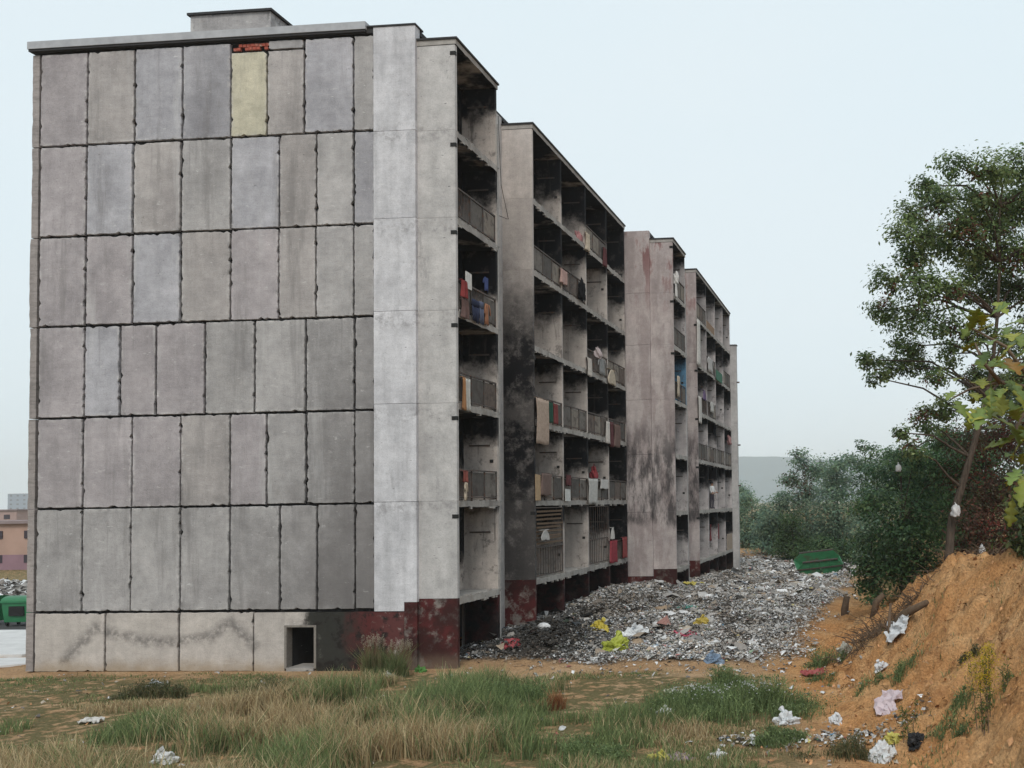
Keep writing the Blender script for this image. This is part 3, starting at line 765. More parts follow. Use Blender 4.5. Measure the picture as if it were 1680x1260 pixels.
    for z in FL: b.box(-.09, .03, BAY + .0, BAY + .12, z - .05, z)
    b.build('drain_pipe', M['pipe'], root)
    if not far:
        MB().tube([(.0, BAY + .12, 17.9), (.02, BAY + .3, 15.6), (.05, BAY + .9, 14.6), (.02, BAY + .1, 14.5)], .012, 4).build('cable', M['rubber'], root)
    return root

block_a = apartment_block('apartment_block', 'nearest concrete apartment block with cracked panel gable and burnt loggias', 0., 0., 0., False,
    {0: [(4, 0, (0,)), (3, 0, (1,)), (2, 0, ()), (1, 0, ())],
     1: [(5, 2, ()), (4, 0, ()), (4, 1, (1,)), (3, 2, (0, 1)), (3, 3, ()), (2, 0, (1,)), (2, 1, ()), (2, 2, ()), (2, 3, (1,)), (1, 0, ()), (1, 1, ()), (1, 2, (0,)), (1, 3, ()), (0, 3, (1,))]},
    {1: [(0, 0, True), (0, 2, False)]}, 11)
block_b = apartment_block('apartment_block', 'farther concrete apartment block with rust stained pillar and laundry', 2.4, 21.9, -.62, True,
    {0: [(5, 0, ()), (4, 0, ()), (3, 0, (1,))],
     1: [(5, 0, ()), (4, 1, (0, 1)), (4, 3, ()), (3, 0, (1, 2)), (3, 1, (0,)), (2, 0, ()), (2, 1, ()), (2, 2, ()), (2, 3, ())]},
    {}, 23)
# fin wall closing the row
fin = empty('fin_wall', (2.4, 43.55, -.6)); tag(fin, 'narrow lower concrete end wall closing the row of blocks', 'wall')
zz = [-.3, 2.1, 4.9, 7.7, 10.5, 13.4, 16.62]
for i in range(6): MB().box(-1.2, .42, 0., .5, zz[i] + .004, zz[i + 1] - .004).build('wall_panel', M['bay'], fin)
MB().box(-1.25, .47, -.05, .55, 16.621, 16.67).build('coping', M['felt'], fin)
for i, z in enumerate((6.5, 9.4, 13.9)): MB().box(.421, .62, .05, .13, z, z + .1).build('bracket', M['metal'], fin)

# ------------------------------------------------------------------ washing and boards on the loggias
LAUNDRY = [('towel', 0.07, -0.17, 0.7, 11.63, 11.11, (0.28, 0.03, 0.03), 'dark red towel over the railing, first bay, beside propped white board', 'towel'),
 ('blanket', 0.07, -0.16, 0.79, 11.08, 10.49, (0.16, 0.09, 0.08), 'brown blanket hung below the dark red towel in the first bay', 'blanket'),
 ('signboard', 0.05, 0.74, 1.19, 11.99, 11.47, (0.65, 0.63, 0.6), 'white board propped upright above the railing of the first bay', 'board'),
 ('shirt', -0.28, 2.91, 3.67, 12.33, 11.88, (0.06, 0.1, 0.3), 'blue shirt hanging inside the first bay above patterned washing', 'shirt'),
 ('trousers', 0.07, 1.14, 1.67, 11.22, 10.48, (0.03, 0.04, 0.09), 'navy trousers hung on first bay railing next to brown blanket', 'trousers'),
 ('trousers', 0.07, 1.74, 2.06, 11.26, 10.52, (0.1, 0.12, 0.2), 'greyish blue trousers between navy trousers and orange shirt', 'trousers'),
 ('shirt', 0.07, 2.12, 2.61, 11.27, 10.6, (0.4, 0.16, 0.07), 'orange shirt hung on the first bay railing beside blue trousers', 'shirt'),
 ('curtain', 0.07, -0.12, 0.56, 8.68, 7.71, (0.45, 0.2, 0.06), 'bright orange curtain hung over the railing of the first bay', 'curtain'),
 ('sheet', 0.07, 0.6, 0.94, 8.67, 7.71, (0.5, 0.49, 0.45), 'narrow pale sheet right next to the bright orange curtain', 'sheet'),
 ('towel', 0.07, 0.03, 0.79, 5.86, 5.54, (0.3, 0.07, 0.05), 'short brick red towel over railing above cream garment', 'towel'),
 ('garment', 0.1, -0.0, 0.59, 5.53, 4.99, (0.55, 0.45, 0.33), 'cream garment hanging just under the short brick red towel', 'clothing'),
 ('bundle', -0.23, 13.31, 14.81, 16.68, 16.09, (0.5, 0.2, 0.2), 'pink and white bundle of washing on the top floor slab', 'clothing'),
 ('sheet', 0.07, 14.15, 14.76, 16.67, 15.9, (0.55, 0.45, 0.33), 'cream sheet on the top floor railing next to pink bundle', 'sheet'),
 ('sheet', 0.07, 17.15, 17.67, 16.74, 15.87, (0.13, 0.04, 0.045), 'narrow maroon sheet at the end of the top floor railing', 'sheet'),
 ('towel', 0.07, 10.42, 11.28, 14.24, 13.67, (0.5, 0.3, 0.26), 'pale pink towel over the fifth floor railing beside black bag', 'towel'),
 ('bag', 0.1, 12.74, 13.84, 14.34, 13.57, (0.015, 0.015, 0.018), 'black bag hanging from the fifth floor railing', 'bag'),
 ('sheet', 0.07, 14.14, 14.76, 11.18, 10.4, (0.55, 0.5, 0.45), 'narrow off white sheet left of the grey shirt, fourth floor', 'sheet'),
 ('bundle', 0.05, 14.88, 17.23, 11.87, 11.39, (0.5, 0.4, 0.4), 'heap of white and red washing lying on fourth floor railing', 'clothing'),
 ('shirt', 0.1, 15.74, 17.22, 11.43, 10.7, (0.3, 0.3, 0.3), 'grey shirt hanging below the heap of white and red washing', 'shirt'),
 ('pillowcase', 0.07, 17.8, 19.17, 11.17, 10.47, (0.55, 0.45, 0.33), 'cream pillowcase hung by one corner at fourth floor end bay', 'pillowcase'),
 ('sheet', 0.11, 7.04, 8.61, 8.74, 7.06, (0.5, 0.36, 0.27), 'long beige sheet hanging far down beside the soot blackened wall', 'sheet'),
 ('towel', 0.07, 8.74, 9.17, 8.71, 7.94, (0.02, 0.09, 0.06), 'dark green towel beside the long beige sheet', 'towel'),
 ('towel', 0.07, 9.31, 9.79, 8.7, 7.94, (0.22, 0.04, 0.04), 'narrow red towel beside the dark green towel', 'towel'),
 ('sheet', 0.07, 17.36, 17.82, 8.64, 7.61, (0.55, 0.5, 0.46), 'narrow white sheet on third floor next to maroon blanket', 'sheet'),
 ('blanket', 0.07, 17.92, 18.62, 8.66, 7.5, (0.13, 0.04, 0.045), 'maroon blanket over the third floor railing in the end bay', 'blanket'),
 ('rug', 0.07, 18.79, 20.01, 8.62, 7.53, (0.2, 0.12, 0.1), 'patterned brown rug over third floor railing beside maroon blanket', 'rug'),
 ('board', 0.07, 7.12, 7.66, 5.94, 4.98, (0.5, 0.33, 0.17), 'tan plywood board behind the second floor railing', 'board'),
 ('blanket', 0.1, 7.73, 8.93, 5.99, 5.16, (0.2, 0.13, 0.11), 'taupe blanket over second floor railing beside the plywood board', 'blanket'),
 ('towel', 0.07, 10.91, 11.49, 5.99, 5.57, (0.13, 0.04, 0.045), 'small maroon towel on second floor railing above white box', 'towel'),
 ('panel_board', 0.09, 10.74, 11.4, 5.44, 4.95, (0.62, 0.62, 0.6), 'white panel leaning on the second floor railing under maroon towel', 'panel'),
 ('sheet', 0.1, 14.03, 15.59, 5.91, 4.84, (0.55, 0.53, 0.5), 'crumpled white sheet on second floor railing below the red bag', 'sheet'),
 ('towel', 0.07, 16.05, 17.56, 5.92, 5.5, (0.6, 0.57, 0.55), 'small white cloth folded in a triangle, second floor', 'towel'),
 ('bag', -0.33, 15.8, 17.34, 6.53, 5.95, (0.35, 0.03, 0.04), 'red bag hanging on the wall inside the second floor', 'bag'),
 ('blanket', 0.07, 17.79, 19.14, 3.07, 2.04, (0.38, 0.03, 0.05), 'bright red blanket on the lowest railing under the pale rag', 'blanket'),
 ('blanket', 0.07, 20.11, 21.07, 3.14, 2.15, (0.33, 0.05, 0.05), 'red blanket at the outer end of the lowest railing', 'blanket'),
 ('rag', 0.07, 17.93, 18.54, 3.68, 3.14, (0.5, 0.48, 0.45), 'pale rag standing above the bright red blanket', 'rag'),
 ('rag', 0.13, 7.44, 8.44, 3.87, 3.51, (0.52, 0.5, 0.48), 'white rag caught in the lowest window grille', 'rag'),
 ('bundle', 2.47, 21.47, 22.47, 16.6, 16.06, (0.6, 0.58, 0.56), 'white bundle on top railing of the farther block', 'clothing'),
 ('sheet', 2.47, 21.55, 22.08, 16.03, 15.34, (0.62, 0.6, 0.58), 'white sheet hanging below the white bundle, farther block', 'sheet'),
 ('garment', 2.47, 21.78, 23.05, 11.32, 10.25, (0.55, 0.45, 0.33), 'cream garment over the railing of the sky blue loggia', 'clothing'),
 ('board', 2.37, 32.73, 36.48, 16.03, 15.44, (0.32, 0.2, 0.12), 'brown board standing on the top floor of the farther block', 'board'),
 ('cloth_strip', 2.5, 28.68, 29.63, 15.33, 12.67, (0.6, 0.57, 0.53), 'very long white cloth strip hanging down the farther block', 'cloth'),
 ('board', 2.47, 36.08, 38.8, 13.36, 12.71, (0.06, 0.2, 0.13), 'green board on the fifth floor of the farther block', 'board'),
 ('shirt', 2.47, 32.13, 35.02, 13.72, 12.84, (0.5, 0.48, 0.47), 'white shirt drying on the fifth floor of the farther block', 'shirt'),
 ('cloth_strip', 2.5, 28.71, 29.77, 10.9, 9.37, (0.6, 0.56, 0.52), 'white cloth strip at the fourth floor of the farther block', 'cloth'),
 ('shirt', 2.47, 33.08, 35.02, 11.03, 10.38, (0.55, 0.53, 0.5), 'white shirt drying on the fourth floor of the farther block', 'shirt'),
 ('rag', 2.47, 30.57, 31.55, 11.44, 10.89, (0.16, 0.1, 0.22), 'purple rag on the fourth floor railing of the farther block', 'rag'),
 ('bundle', 2.37, 41.34, 43.65, 9.46, 8.85, (0.42, 0.2, 0.2), 'red and white washing on the third floor, farther block end', 'clothing'),
 ('blanket', 1.97, 35.79, 39.4, 3.36, 2.33, (0.3, 0.04, 0.05), 'red blanket hung on the lowest floor of the farther block', 'blanket'),
 ('board', 2.37, 40.73, 44.07, 2.6, 1.49, (0.4, 0.3, 0.22), 'tan board leaning at the lowest floor end, farther block', 'board')]
def strip_grid(b, rows, X, folds, amp, rnd, th=.02):
    """rows: (z, y_left, y_right) from top to bottom"""
    nc = 10; ph = rnd.uniform(0, 6); n = len(rows); base = len(b.v)
    for side in (0, 1):
        for r, (z, a, c) in enumerate(rows):
            for i in range(nc + 1):
                t = i / nc; x = X + amp * math.sin(t * folds * 6.28 + ph + .5 * r / n) * (.35 + .65 * r / max(1, n - 1)) + (th if side == 0 else 0)
                b.v.append((x, a + (c - a) * t, z - (.02 * math.sin(t * 9 + ph)) * (r / n)))
    k = nc + 1; o2 = n * k
    for r in range(n - 1):
        for i in range(nc):
            q = base + r * k + i; b.f.append((q, q + k, q + k + 1, q + 1)); q += o2; b.f.append((q, q + 1, q + k + 1, q + k))
    ring = [base + i for i in range(nc + 1)] + [base + r * k + nc for r in range(1, n)] + [base + (n - 1) * k + i for i in range(nc - 1, -1, -1)] + [base + r * k for r in range(n - 2, 0, -1)]
    m_ = len(ring)
    for i in range(m_): b.f.append((ring[i], ring[(i + 1) % m_], ring[(i + 1) % m_] + o2, ring[i] + o2))

def lump(rx, ry, rz, rnd, rough=.35, sub=2, sq=.0):
    bm = bmesh.new(); bmesh.ops.create_icosphere(bm, subdivisions=sub, radius=1.)
    s = rnd.uniform(0, 99)
    for v in bm.verts:
        p = v.co; nz = math.sin(p.x * 3.1 + s) * math.cos(p.y * 3.7 + s * 1.3) + .7 * math.sin(p.z * 6.3 + p.x * 5 + s * .7) + .5 * math.sin(p.y * 11 + p.x * 7 + s)
        f = 1 + rough * nz * .45 + rough * .22 * math.sin(p.x * 17 + s) * math.sin(p.z * 15 + p.y * 13) + rnd.uniform(-.1, .1) * rough * 2
        z = p.z * f
        if z < -.35: z = -.35 + (z + .35) * .2
        v.co = (p.x * f * rx, p.y * f * ry, (z + .38) * rz)
    V = [tuple(v.co) for v in bm.verts]; F = [tuple(v.index for v in f.verts) for f in bm.faces]; bm.free(); return V, F

rl = random.Random(5)
for kind, X, y0, y1, zt, zb, colr, label, cat in LAUNDRY:
    y0 = max(y0, .36) if X < 1 else max(y0, 22.3)
    if y1 - y0 < .1: y1 = y0 + .3
    b = MB(); w = y1 - y0; h = zt - zb; mat = M['cloth']
    if kind in ('signboard', 'board', 'panel_board'):
        b.poly([(X - .02, y0, zb), (X + .005, y0, zb), (X + .005, y1, zb), (X - .02, y1, zb), (X - .03, y0 + .02, zt), (X - .005, y0 + .02, zt), (X - .005, y1 + .02, zt - .02), (X - .03, y1 + .02, zt - .02)],
               [(0, 3, 2, 1), (4, 5, 6, 7), (0, 1, 5, 4), (1, 2, 6, 5), (2, 3, 7, 6), (3, 0, 4, 7)])
    elif kind in ('bundle', 'bag'):
        V, F = lump(.14, min(w * .5, .36), h * .7, rl, .5, 4)
        b.poly([(X + x, (y0 + y1) / 2 + y, zb + z) for x, y, z in V], F)
        if kind == 'bag': b.tube([(X, (y0 + y1) / 2 - .1, zb + h * .6), (X, (y0 + y1) / 2, zt + .12), (X, (y0 + y1) / 2 + .1, zb + h * .6)], .02, 5)
    elif kind == 'trousers':
        ym = (y0 + y1) / 2
        strip_grid(b, [(zt, y0, y1), (zt - h * .12, y0, y1), (zt - h * .3, y0 - .01, y1 + .01)], X, 1.5, .02, rl)
        for a, c in ((y0 - .01, ym - .01), (ym + .01, y1 + .01)):
            strip_grid(b, [(zt - h * .3, a, c), (zt - h * .6, a + .01, c - .01), (zb + rl.uniform(0, .08), a + .02, c - .02)], X, 1.2, .025, rl)
    elif kind in ('shirt', 'garment'):
        s = w * .22
        strip_grid(b, [(zt, y0 + s * 1.2, y1 - s * 1.2), (zt - h * .06, y0 + s, y1 - s), (zt - h * .4, y0 + s, y1 - s), (zt - h * .75, y0 + s * .9, y1 - s * .9), (zb, y0 + s * .8, y1 - s * .8)], X, 2., .03, rl)
        for q in (0, 1):
            a, c = (y0 + s * 1.3, y0 + s * .9) if q == 0 else (y1 - s * 1.3, y1 - s * .9)
            d = -s if q == 0 else s
            strip_grid(b, [(zt - .01, min(a, c), max(a, c)), (zt - h * .22, min(a, c) + d * .6, max(a, c) + d * .6), (zt - h * .5, min(a, c) + d * .9, max(a, c) + d * .9)], X + .02, 1., .015, rl)
    else:
        n = 12; wv = rl.uniform(-.12, .12); rows = []
        for r in range(n):
            t = r / (n - 1); sk = wv * math.sin(t * 3.) * min(w, .8)
            rows.append((zt - h * t, y0 + sk + .03 * w * math.sin(t * 5), y1 + sk * .7 - .05 * w * t))
        if kind in ('pillowcase', 'rag'):
            rows = [(z, (a + c) / 2 - (c - a) * .5 * (.15 + .85 * math.sin(min(1, (r + 1) / 9.) * 1.57)), (a + c) / 2 + (c - a) * .5 * (.15 + .85 * math.sin(min(1, (r + 1) / 9.) * 1.57))) for r, (z, a, c) in enumerate(rows)]
        strip_grid(b, rows, X, max(1.5, w * 3.5), .055, rl)
        # the turned-over hem above the handrail
        strip_grid(b, [(zt + .015, y0, y1), (zt + .02, y0, y1)], X - .09, 1.5, .01, rl, .11)
    nm = {'panel_board': 'leaning_panel'}.get(kind, kind)
    o = b.build(nm, mat, None, (X, (y0 + y1) / 2, zb), kind not in ('signboard', 'board', 'panel_board')); gm = sum(colr) / 3.; o.color = (*[.82 * (q * .75 + gm * .25) for q in colr], 1)
    tag(o, label, cat, 'washing and boards on the loggias')

# person standing on a loggia of the farther block
def person(loc, rz):
    V = {'pel': (0, 0, .93), 'sp': (0, 0, 1.15), 'ch': (0, .02, 1.33), 'nk': (0, .0, 1.47), 'hd': (0, -.03, 1.58), 'tp': (0, -.02, 1.68),
         'hl': (.1, 0, .9), 'kl': (.12, -.03, .5), 'al': (.12, .02, .1), 'tl': (.13, -.14, .04), 'hr': (-.1, 0, .9), 'kr': (-.11, .02, .5), 'ar': (-.12, .05, .1), 'tr': (-.13, -.11, .04),
         'sl': (.19, .0, 1.40), 'el': (.27, -.05, 1.13), 'wl': (.2, -.27, 1.02), 'fl': (.17, -.36, 1.01), 'sr': (-.19, 0, 1.40), 'er': (-.28, -.03, 1.14), 'wr': (-.22, -.25, 1.0), 'fr': (-.19, -.34, .99)}
    Rr = {'pel': .15, 'sp': .14, 'ch': .16, 'nk': .06, 'hd': .095, 'tp': .075, 'hl': .095, 'kl': .065, 'al': .045, 'tl': .04, 'hr': .095, 'kr': .065, 'ar': .045, 'tr': .04,
          'sl': .07, 'el': .048, 'wl': .034, 'fl': .035, 'sr': .07, 'er': .048, 'wr': .034, 'fr': .035}
    E = ['pel sp', 'sp ch', 'ch nk', 'nk hd', 'hd tp', 'pel hl', 'hl kl', 'kl al', 'al tl', 'pel hr', 'hr kr', 'kr ar', 'ar tr', 'ch sl', 'sl el', 'el wl', 'wl fl', 'ch sr', 'sr er', 'er wr', 'wr fr']
    ks = list(V); me = bpy.data.meshes.new('person_bones')
    me.from_pydata([V[k] for k in ks], [(ks.index(e.split()[0]), ks.index(e.split()[1])) for e in E], [])
    t = bpy.data.objects.new('person_bones', me); COL.objects.link(t)
    t.modifiers.new('s', 'SKIN'); sv = me.skin_vertices[0].data
    for i, k in enumerate(ks): sv[i].radius = (Rr[k], Rr[k] * .8); sv[i].use_root = (k == 'pel')
    sd = t.modifiers.new('u', 'SUBSURF'); sd.levels = 2; sd.render_levels = 2
    dg = bpy.context.evaluated_depsgraph_get(); nm = bpy.data.meshes.new_from_object(t.evaluated_get(dg))
    bpy.data.objects.remove(t)
    for mm in (M['skin'], M['shirt'], M['trousers']): nm.materials.append(mm)
    for p in nm.polygons:
        c = p.center; p.use_smooth = True
        p.material_index = 2 if c.z < .93 and abs(c.x) < .19 and c.y > -.2 else (1 if c.z < 1.45 and c.y > -.16 and c.z > 1.0 else 0)
        if c.z < .93: p.material_index = 2
    nm.name = 'person'
    o = bpy.data.objects.new('person', nm); o.location = loc; o.rotation_euler = (0, 0, rz); link(o)
    Vv, F = lump(.105, .115, .12, random.Random(3), .15, 2)
    mesh_obj('hair', [(x, y + .01, z + 1.60) for x, y, z in Vv], F, M['hair'], o, smooth=True)
    tag(o, 'dark haired person in white shirt standing at the loggia edge', 'person')
person((2.17, 35.45, 4.98 - .62 + .02), R(70))

# ------------------------------------------------------------------ rubbish
PAL = np.array([(.70, .71, .72), (.60, .60, .61), (.48, .475, .47), (.37, .355, .34), (.28, .26, .24), (.18, .16, .145), (.09, .08, .072), (.04, .037, .034), (.42, .36, .29), (.30, .22, .15), (.22, .26, .31), (.35, .10, .09), (.10, .20, .30), (.12, .22, .12), (.45, .38, .12)])
PW = np.array([9, 11, 14, 14, 12, 10, 7, 5, 8, 8, 2.5, 1.2, 1.0, .9, .7]); PW = PW / PW.sum()
def flakes(cx, cy, size, tilt, lift, colors, dark=None):
    """crumpled two-quad flakes lying on the terrain"""
    N = len(cx); z = H(cx, cy)
    a = RNG.uniform(0, 6.283, N); asp = RNG.uniform(.2, .8, N)
    ux, uy = np.cos(a), np.sin(a); t1 = RNG.normal(0, tilt, N); t2 = RNG.normal(0, tilt, N)
    U = np.stack([ux, uy, t1], 1) * size[:, None]; W = np.stack([-uy, ux, t2], 1) * (size * asp)[:, None]
    C = np.stack([cx, cy, z + lift], 1)
    k = RNG.uniform(-.5, .5, (N, 6, 1)) * np.array([0, 0, 1.])[None, None, :] * size[:, None, None] * .8
    j = RNG.uniform(-.25, .25, (N, 6, 2)) * size[:, None, None]
    base = np.stack([C - U - W, C - W, C + U - W, C + U + W, C + W, C - U + W], 1)
    base[:, :, 2:] += k[:, :, 2:]; base[:, :, :2] += j
    base[:, (1, 4), 2] += (RNG.uniform(-.1, .6, (N, 1)) * size[:, None])
    v = base.reshape(-1, 3); i0 = np.arange(N)[:, None] * 6
    f = np.concatenate([i0 + np.array([[0, 1, 4, 5]]), i0 + np.array([[1, 2, 3, 4]])], 0)
    return v, f, np.concatenate([colors, colors * RNG.uniform(.8, 1.1, (N, 1))], 0)
def scatter(n, x0, x1, y0, y1, fn, power=1.0):
    x = RNG.uniform(x0, x1, n); y = y0 + (y1 - y0) * RNG.uniform(0, 1, n) ** power
    k = RNG.uniform(0, 1, n) < fn(x, y); return x[k], y[k]
vs, fs, cs, off = [], [], [], 0
for n, s0, s1, y1, pw in ((120000, .012, .042, 30., 1.3), (95000, .02, .07, 62., 1.1), (3500, .07, .14, 62., 1.2), (500, .14, .3, 62., 1.)):
    x, y = scatter(n, -1.1, 13., .2, y1, trash_zone, pw); N = len(x)
    ci = RNG.choice(len(PAL), N, p=PW)
    pale = sstep((x - 2.) / 4.) * .35 + fbm(x * .45, y * .3, 91)
    col = PAL[ci] * RNG.uniform(.75, 1.12, (N, 1)) * (.55 + 1.0 * pale)[:, None]
    col = col * .7 + np.array([(.34, .32, .30)]) * (.5 + .6 * pale)[:, None] * .3
    brown = fbm(x * .8, y * .5, 93) > .53; col[brown] = col[brown] * .6 + np.array([(.16, .12, .085)]) * .4
    # burnt rubbish by the first loggias
    burn = np.exp(-(((x - 1.0) / 2.2) ** 2 + ((y - 4.) / 3.2) ** 2)) * 1.3 + np.exp(-(((x - .6) / 1.6) ** 2 + ((y - 10.) / 3.) ** 2)) * .7
    bk = RNG.uniform(0, 1, N) < burn * .92
    col[bk] *= .22
    v, f, c = flakes(x, y, RNG.uniform(s0, s1, N) * (1 + y / 90.), .22, RNG.uniform(0, .1, N) + .03, col)
    vs.append(v); fs.append(f + off); cs.append(c); off += len(v)
lv, lf, lc, lo_ = [], [], [], 0                                  # stuffed bags and lumps among the flakes
LB = [lump(1., .75, .6, random.Random(q), .6, 2) for q in range(8)]
xl, yl = scatter(420, -.3, 12., 1., 58., trash_zone, 1.1)
for i in range(len(xl)):
    V_, F_ = LB[i % 8]; s_ = .07 + .2 * random.random() ** 2.5; a_ = random.uniform(0, 6.28); V_ = np.array(V_) * s_; z_ = hz(xl[i], yl[i])
    lv.append(np.stack([V_[:, 0] * math.cos(a_) - V_[:, 1] * math.sin(a_) + xl[i], V_[:, 0] * math.sin(a_) + V_[:, 1] * math.cos(a_) + yl[i], V_[:, 2] + z_ + .01], 1))
    F_ = np.array(F_); lf.append(F_ + lo_); lo_ += len(V_); dk = .25 if (xl[i] < 3 and yl[i] < 8 and random.random() < .7) else 1.
    lc.append(np.tile(PAL[RNG.choice(len(PAL), p=PW)] * dk, (len(F_), 1)))
tag(mesh_obj('rubbish_bags', np.concatenate(lv), np.concatenate(lf), M['trash'], smooth=True, colors=np.concatenate(lc)), 'stuffed bags and lumps lying among the rubbish', None, None, 'stuff')
o = mesh_obj('rubbish_heap', np.concatenate(vs), np.concatenate(fs), M['trash'], colors=np.concatenate(cs))
tag(o, 'pale rubbish covering the lane between the blocks and the bank', None, None, 'stuff')
# thin litter over grass and soil
def litter_zone(x, y):
    band = np.exp(-((y + 8.6 - (x - 10.5) * .1) / .55) ** 2) * sstep((x - 9.0) / 1.) * sstep((13.3 - x) / .8) * 1.0
    return np.clip(.05 * (1 - sstep((x - 12.5) / 1.)) + band + .5 * np.exp(-((y - .1) / 1.) ** 2) * sstep((x - .5) / 2) * (1 - sstep((x - 10.5) / 1.5)) + .2 * np.exp(-(((x - 11.2) / 1.2) ** 2 + ((y + 1.5) / 2.5) ** 2)), 0, 1)
x, y = scatter(11000, -15, 15.5, -14.5, 2.5, litter_zone)
xb, yb = scatter(1500, 9., 13.4, -10.2, -7.2, lambda x, y: np.exp(-((y + 8.6 - (x - 10.5) * .1) / .45) ** 2)); x = np.concatenate([x, xb]); y = np.concatenate([y, yb]); N = len(x)
col = PAL[RNG.choice(len(PAL), N, p=PW)] * RNG.uniform(.8, 1.1, (N, 1))
v, f, c = flakes(x, y, RNG.uniform(.015, .075, N), .3, RNG.uniform(.0, .04, N) + .02, col)
o = mesh_obj('litter', v, f, M['trash'], colors=c); tag(o, 'scraps of paper and plastic strewn over grass and soil', None, None, 'stuff')
# stones and clods on soil
x, y = scatter(16000, -15, 17, -18, 3, lambda x, y: np.clip(sstep((x - 9) / 3) + .25 * np.exp(-((y + .5) / .8) ** 2), 0, 1)); N = len(x)
x = x[(x > .2) | (y < -.15) | (x < -14)]; y = y[:len(x)] if len(y) == len(x) else RNG.uniform(-16, -.3, len(x)); N = len(x)
col = np.array([(.42, .22, .105)]) * RNG.uniform(.55, 1.35, (N, 1))
v, f, c = flakes(x, y, .01 + .045 * RNG.uniform(0, 1, N) ** 3, .6, RNG.uniform(.0, .015, N) + .012, col)
o = mesh_obj('soil_clods', v, f, M['trash'], colors=c); tag(o, 'loose clods and pebbles on the orange soil', None, None, 'stuff')

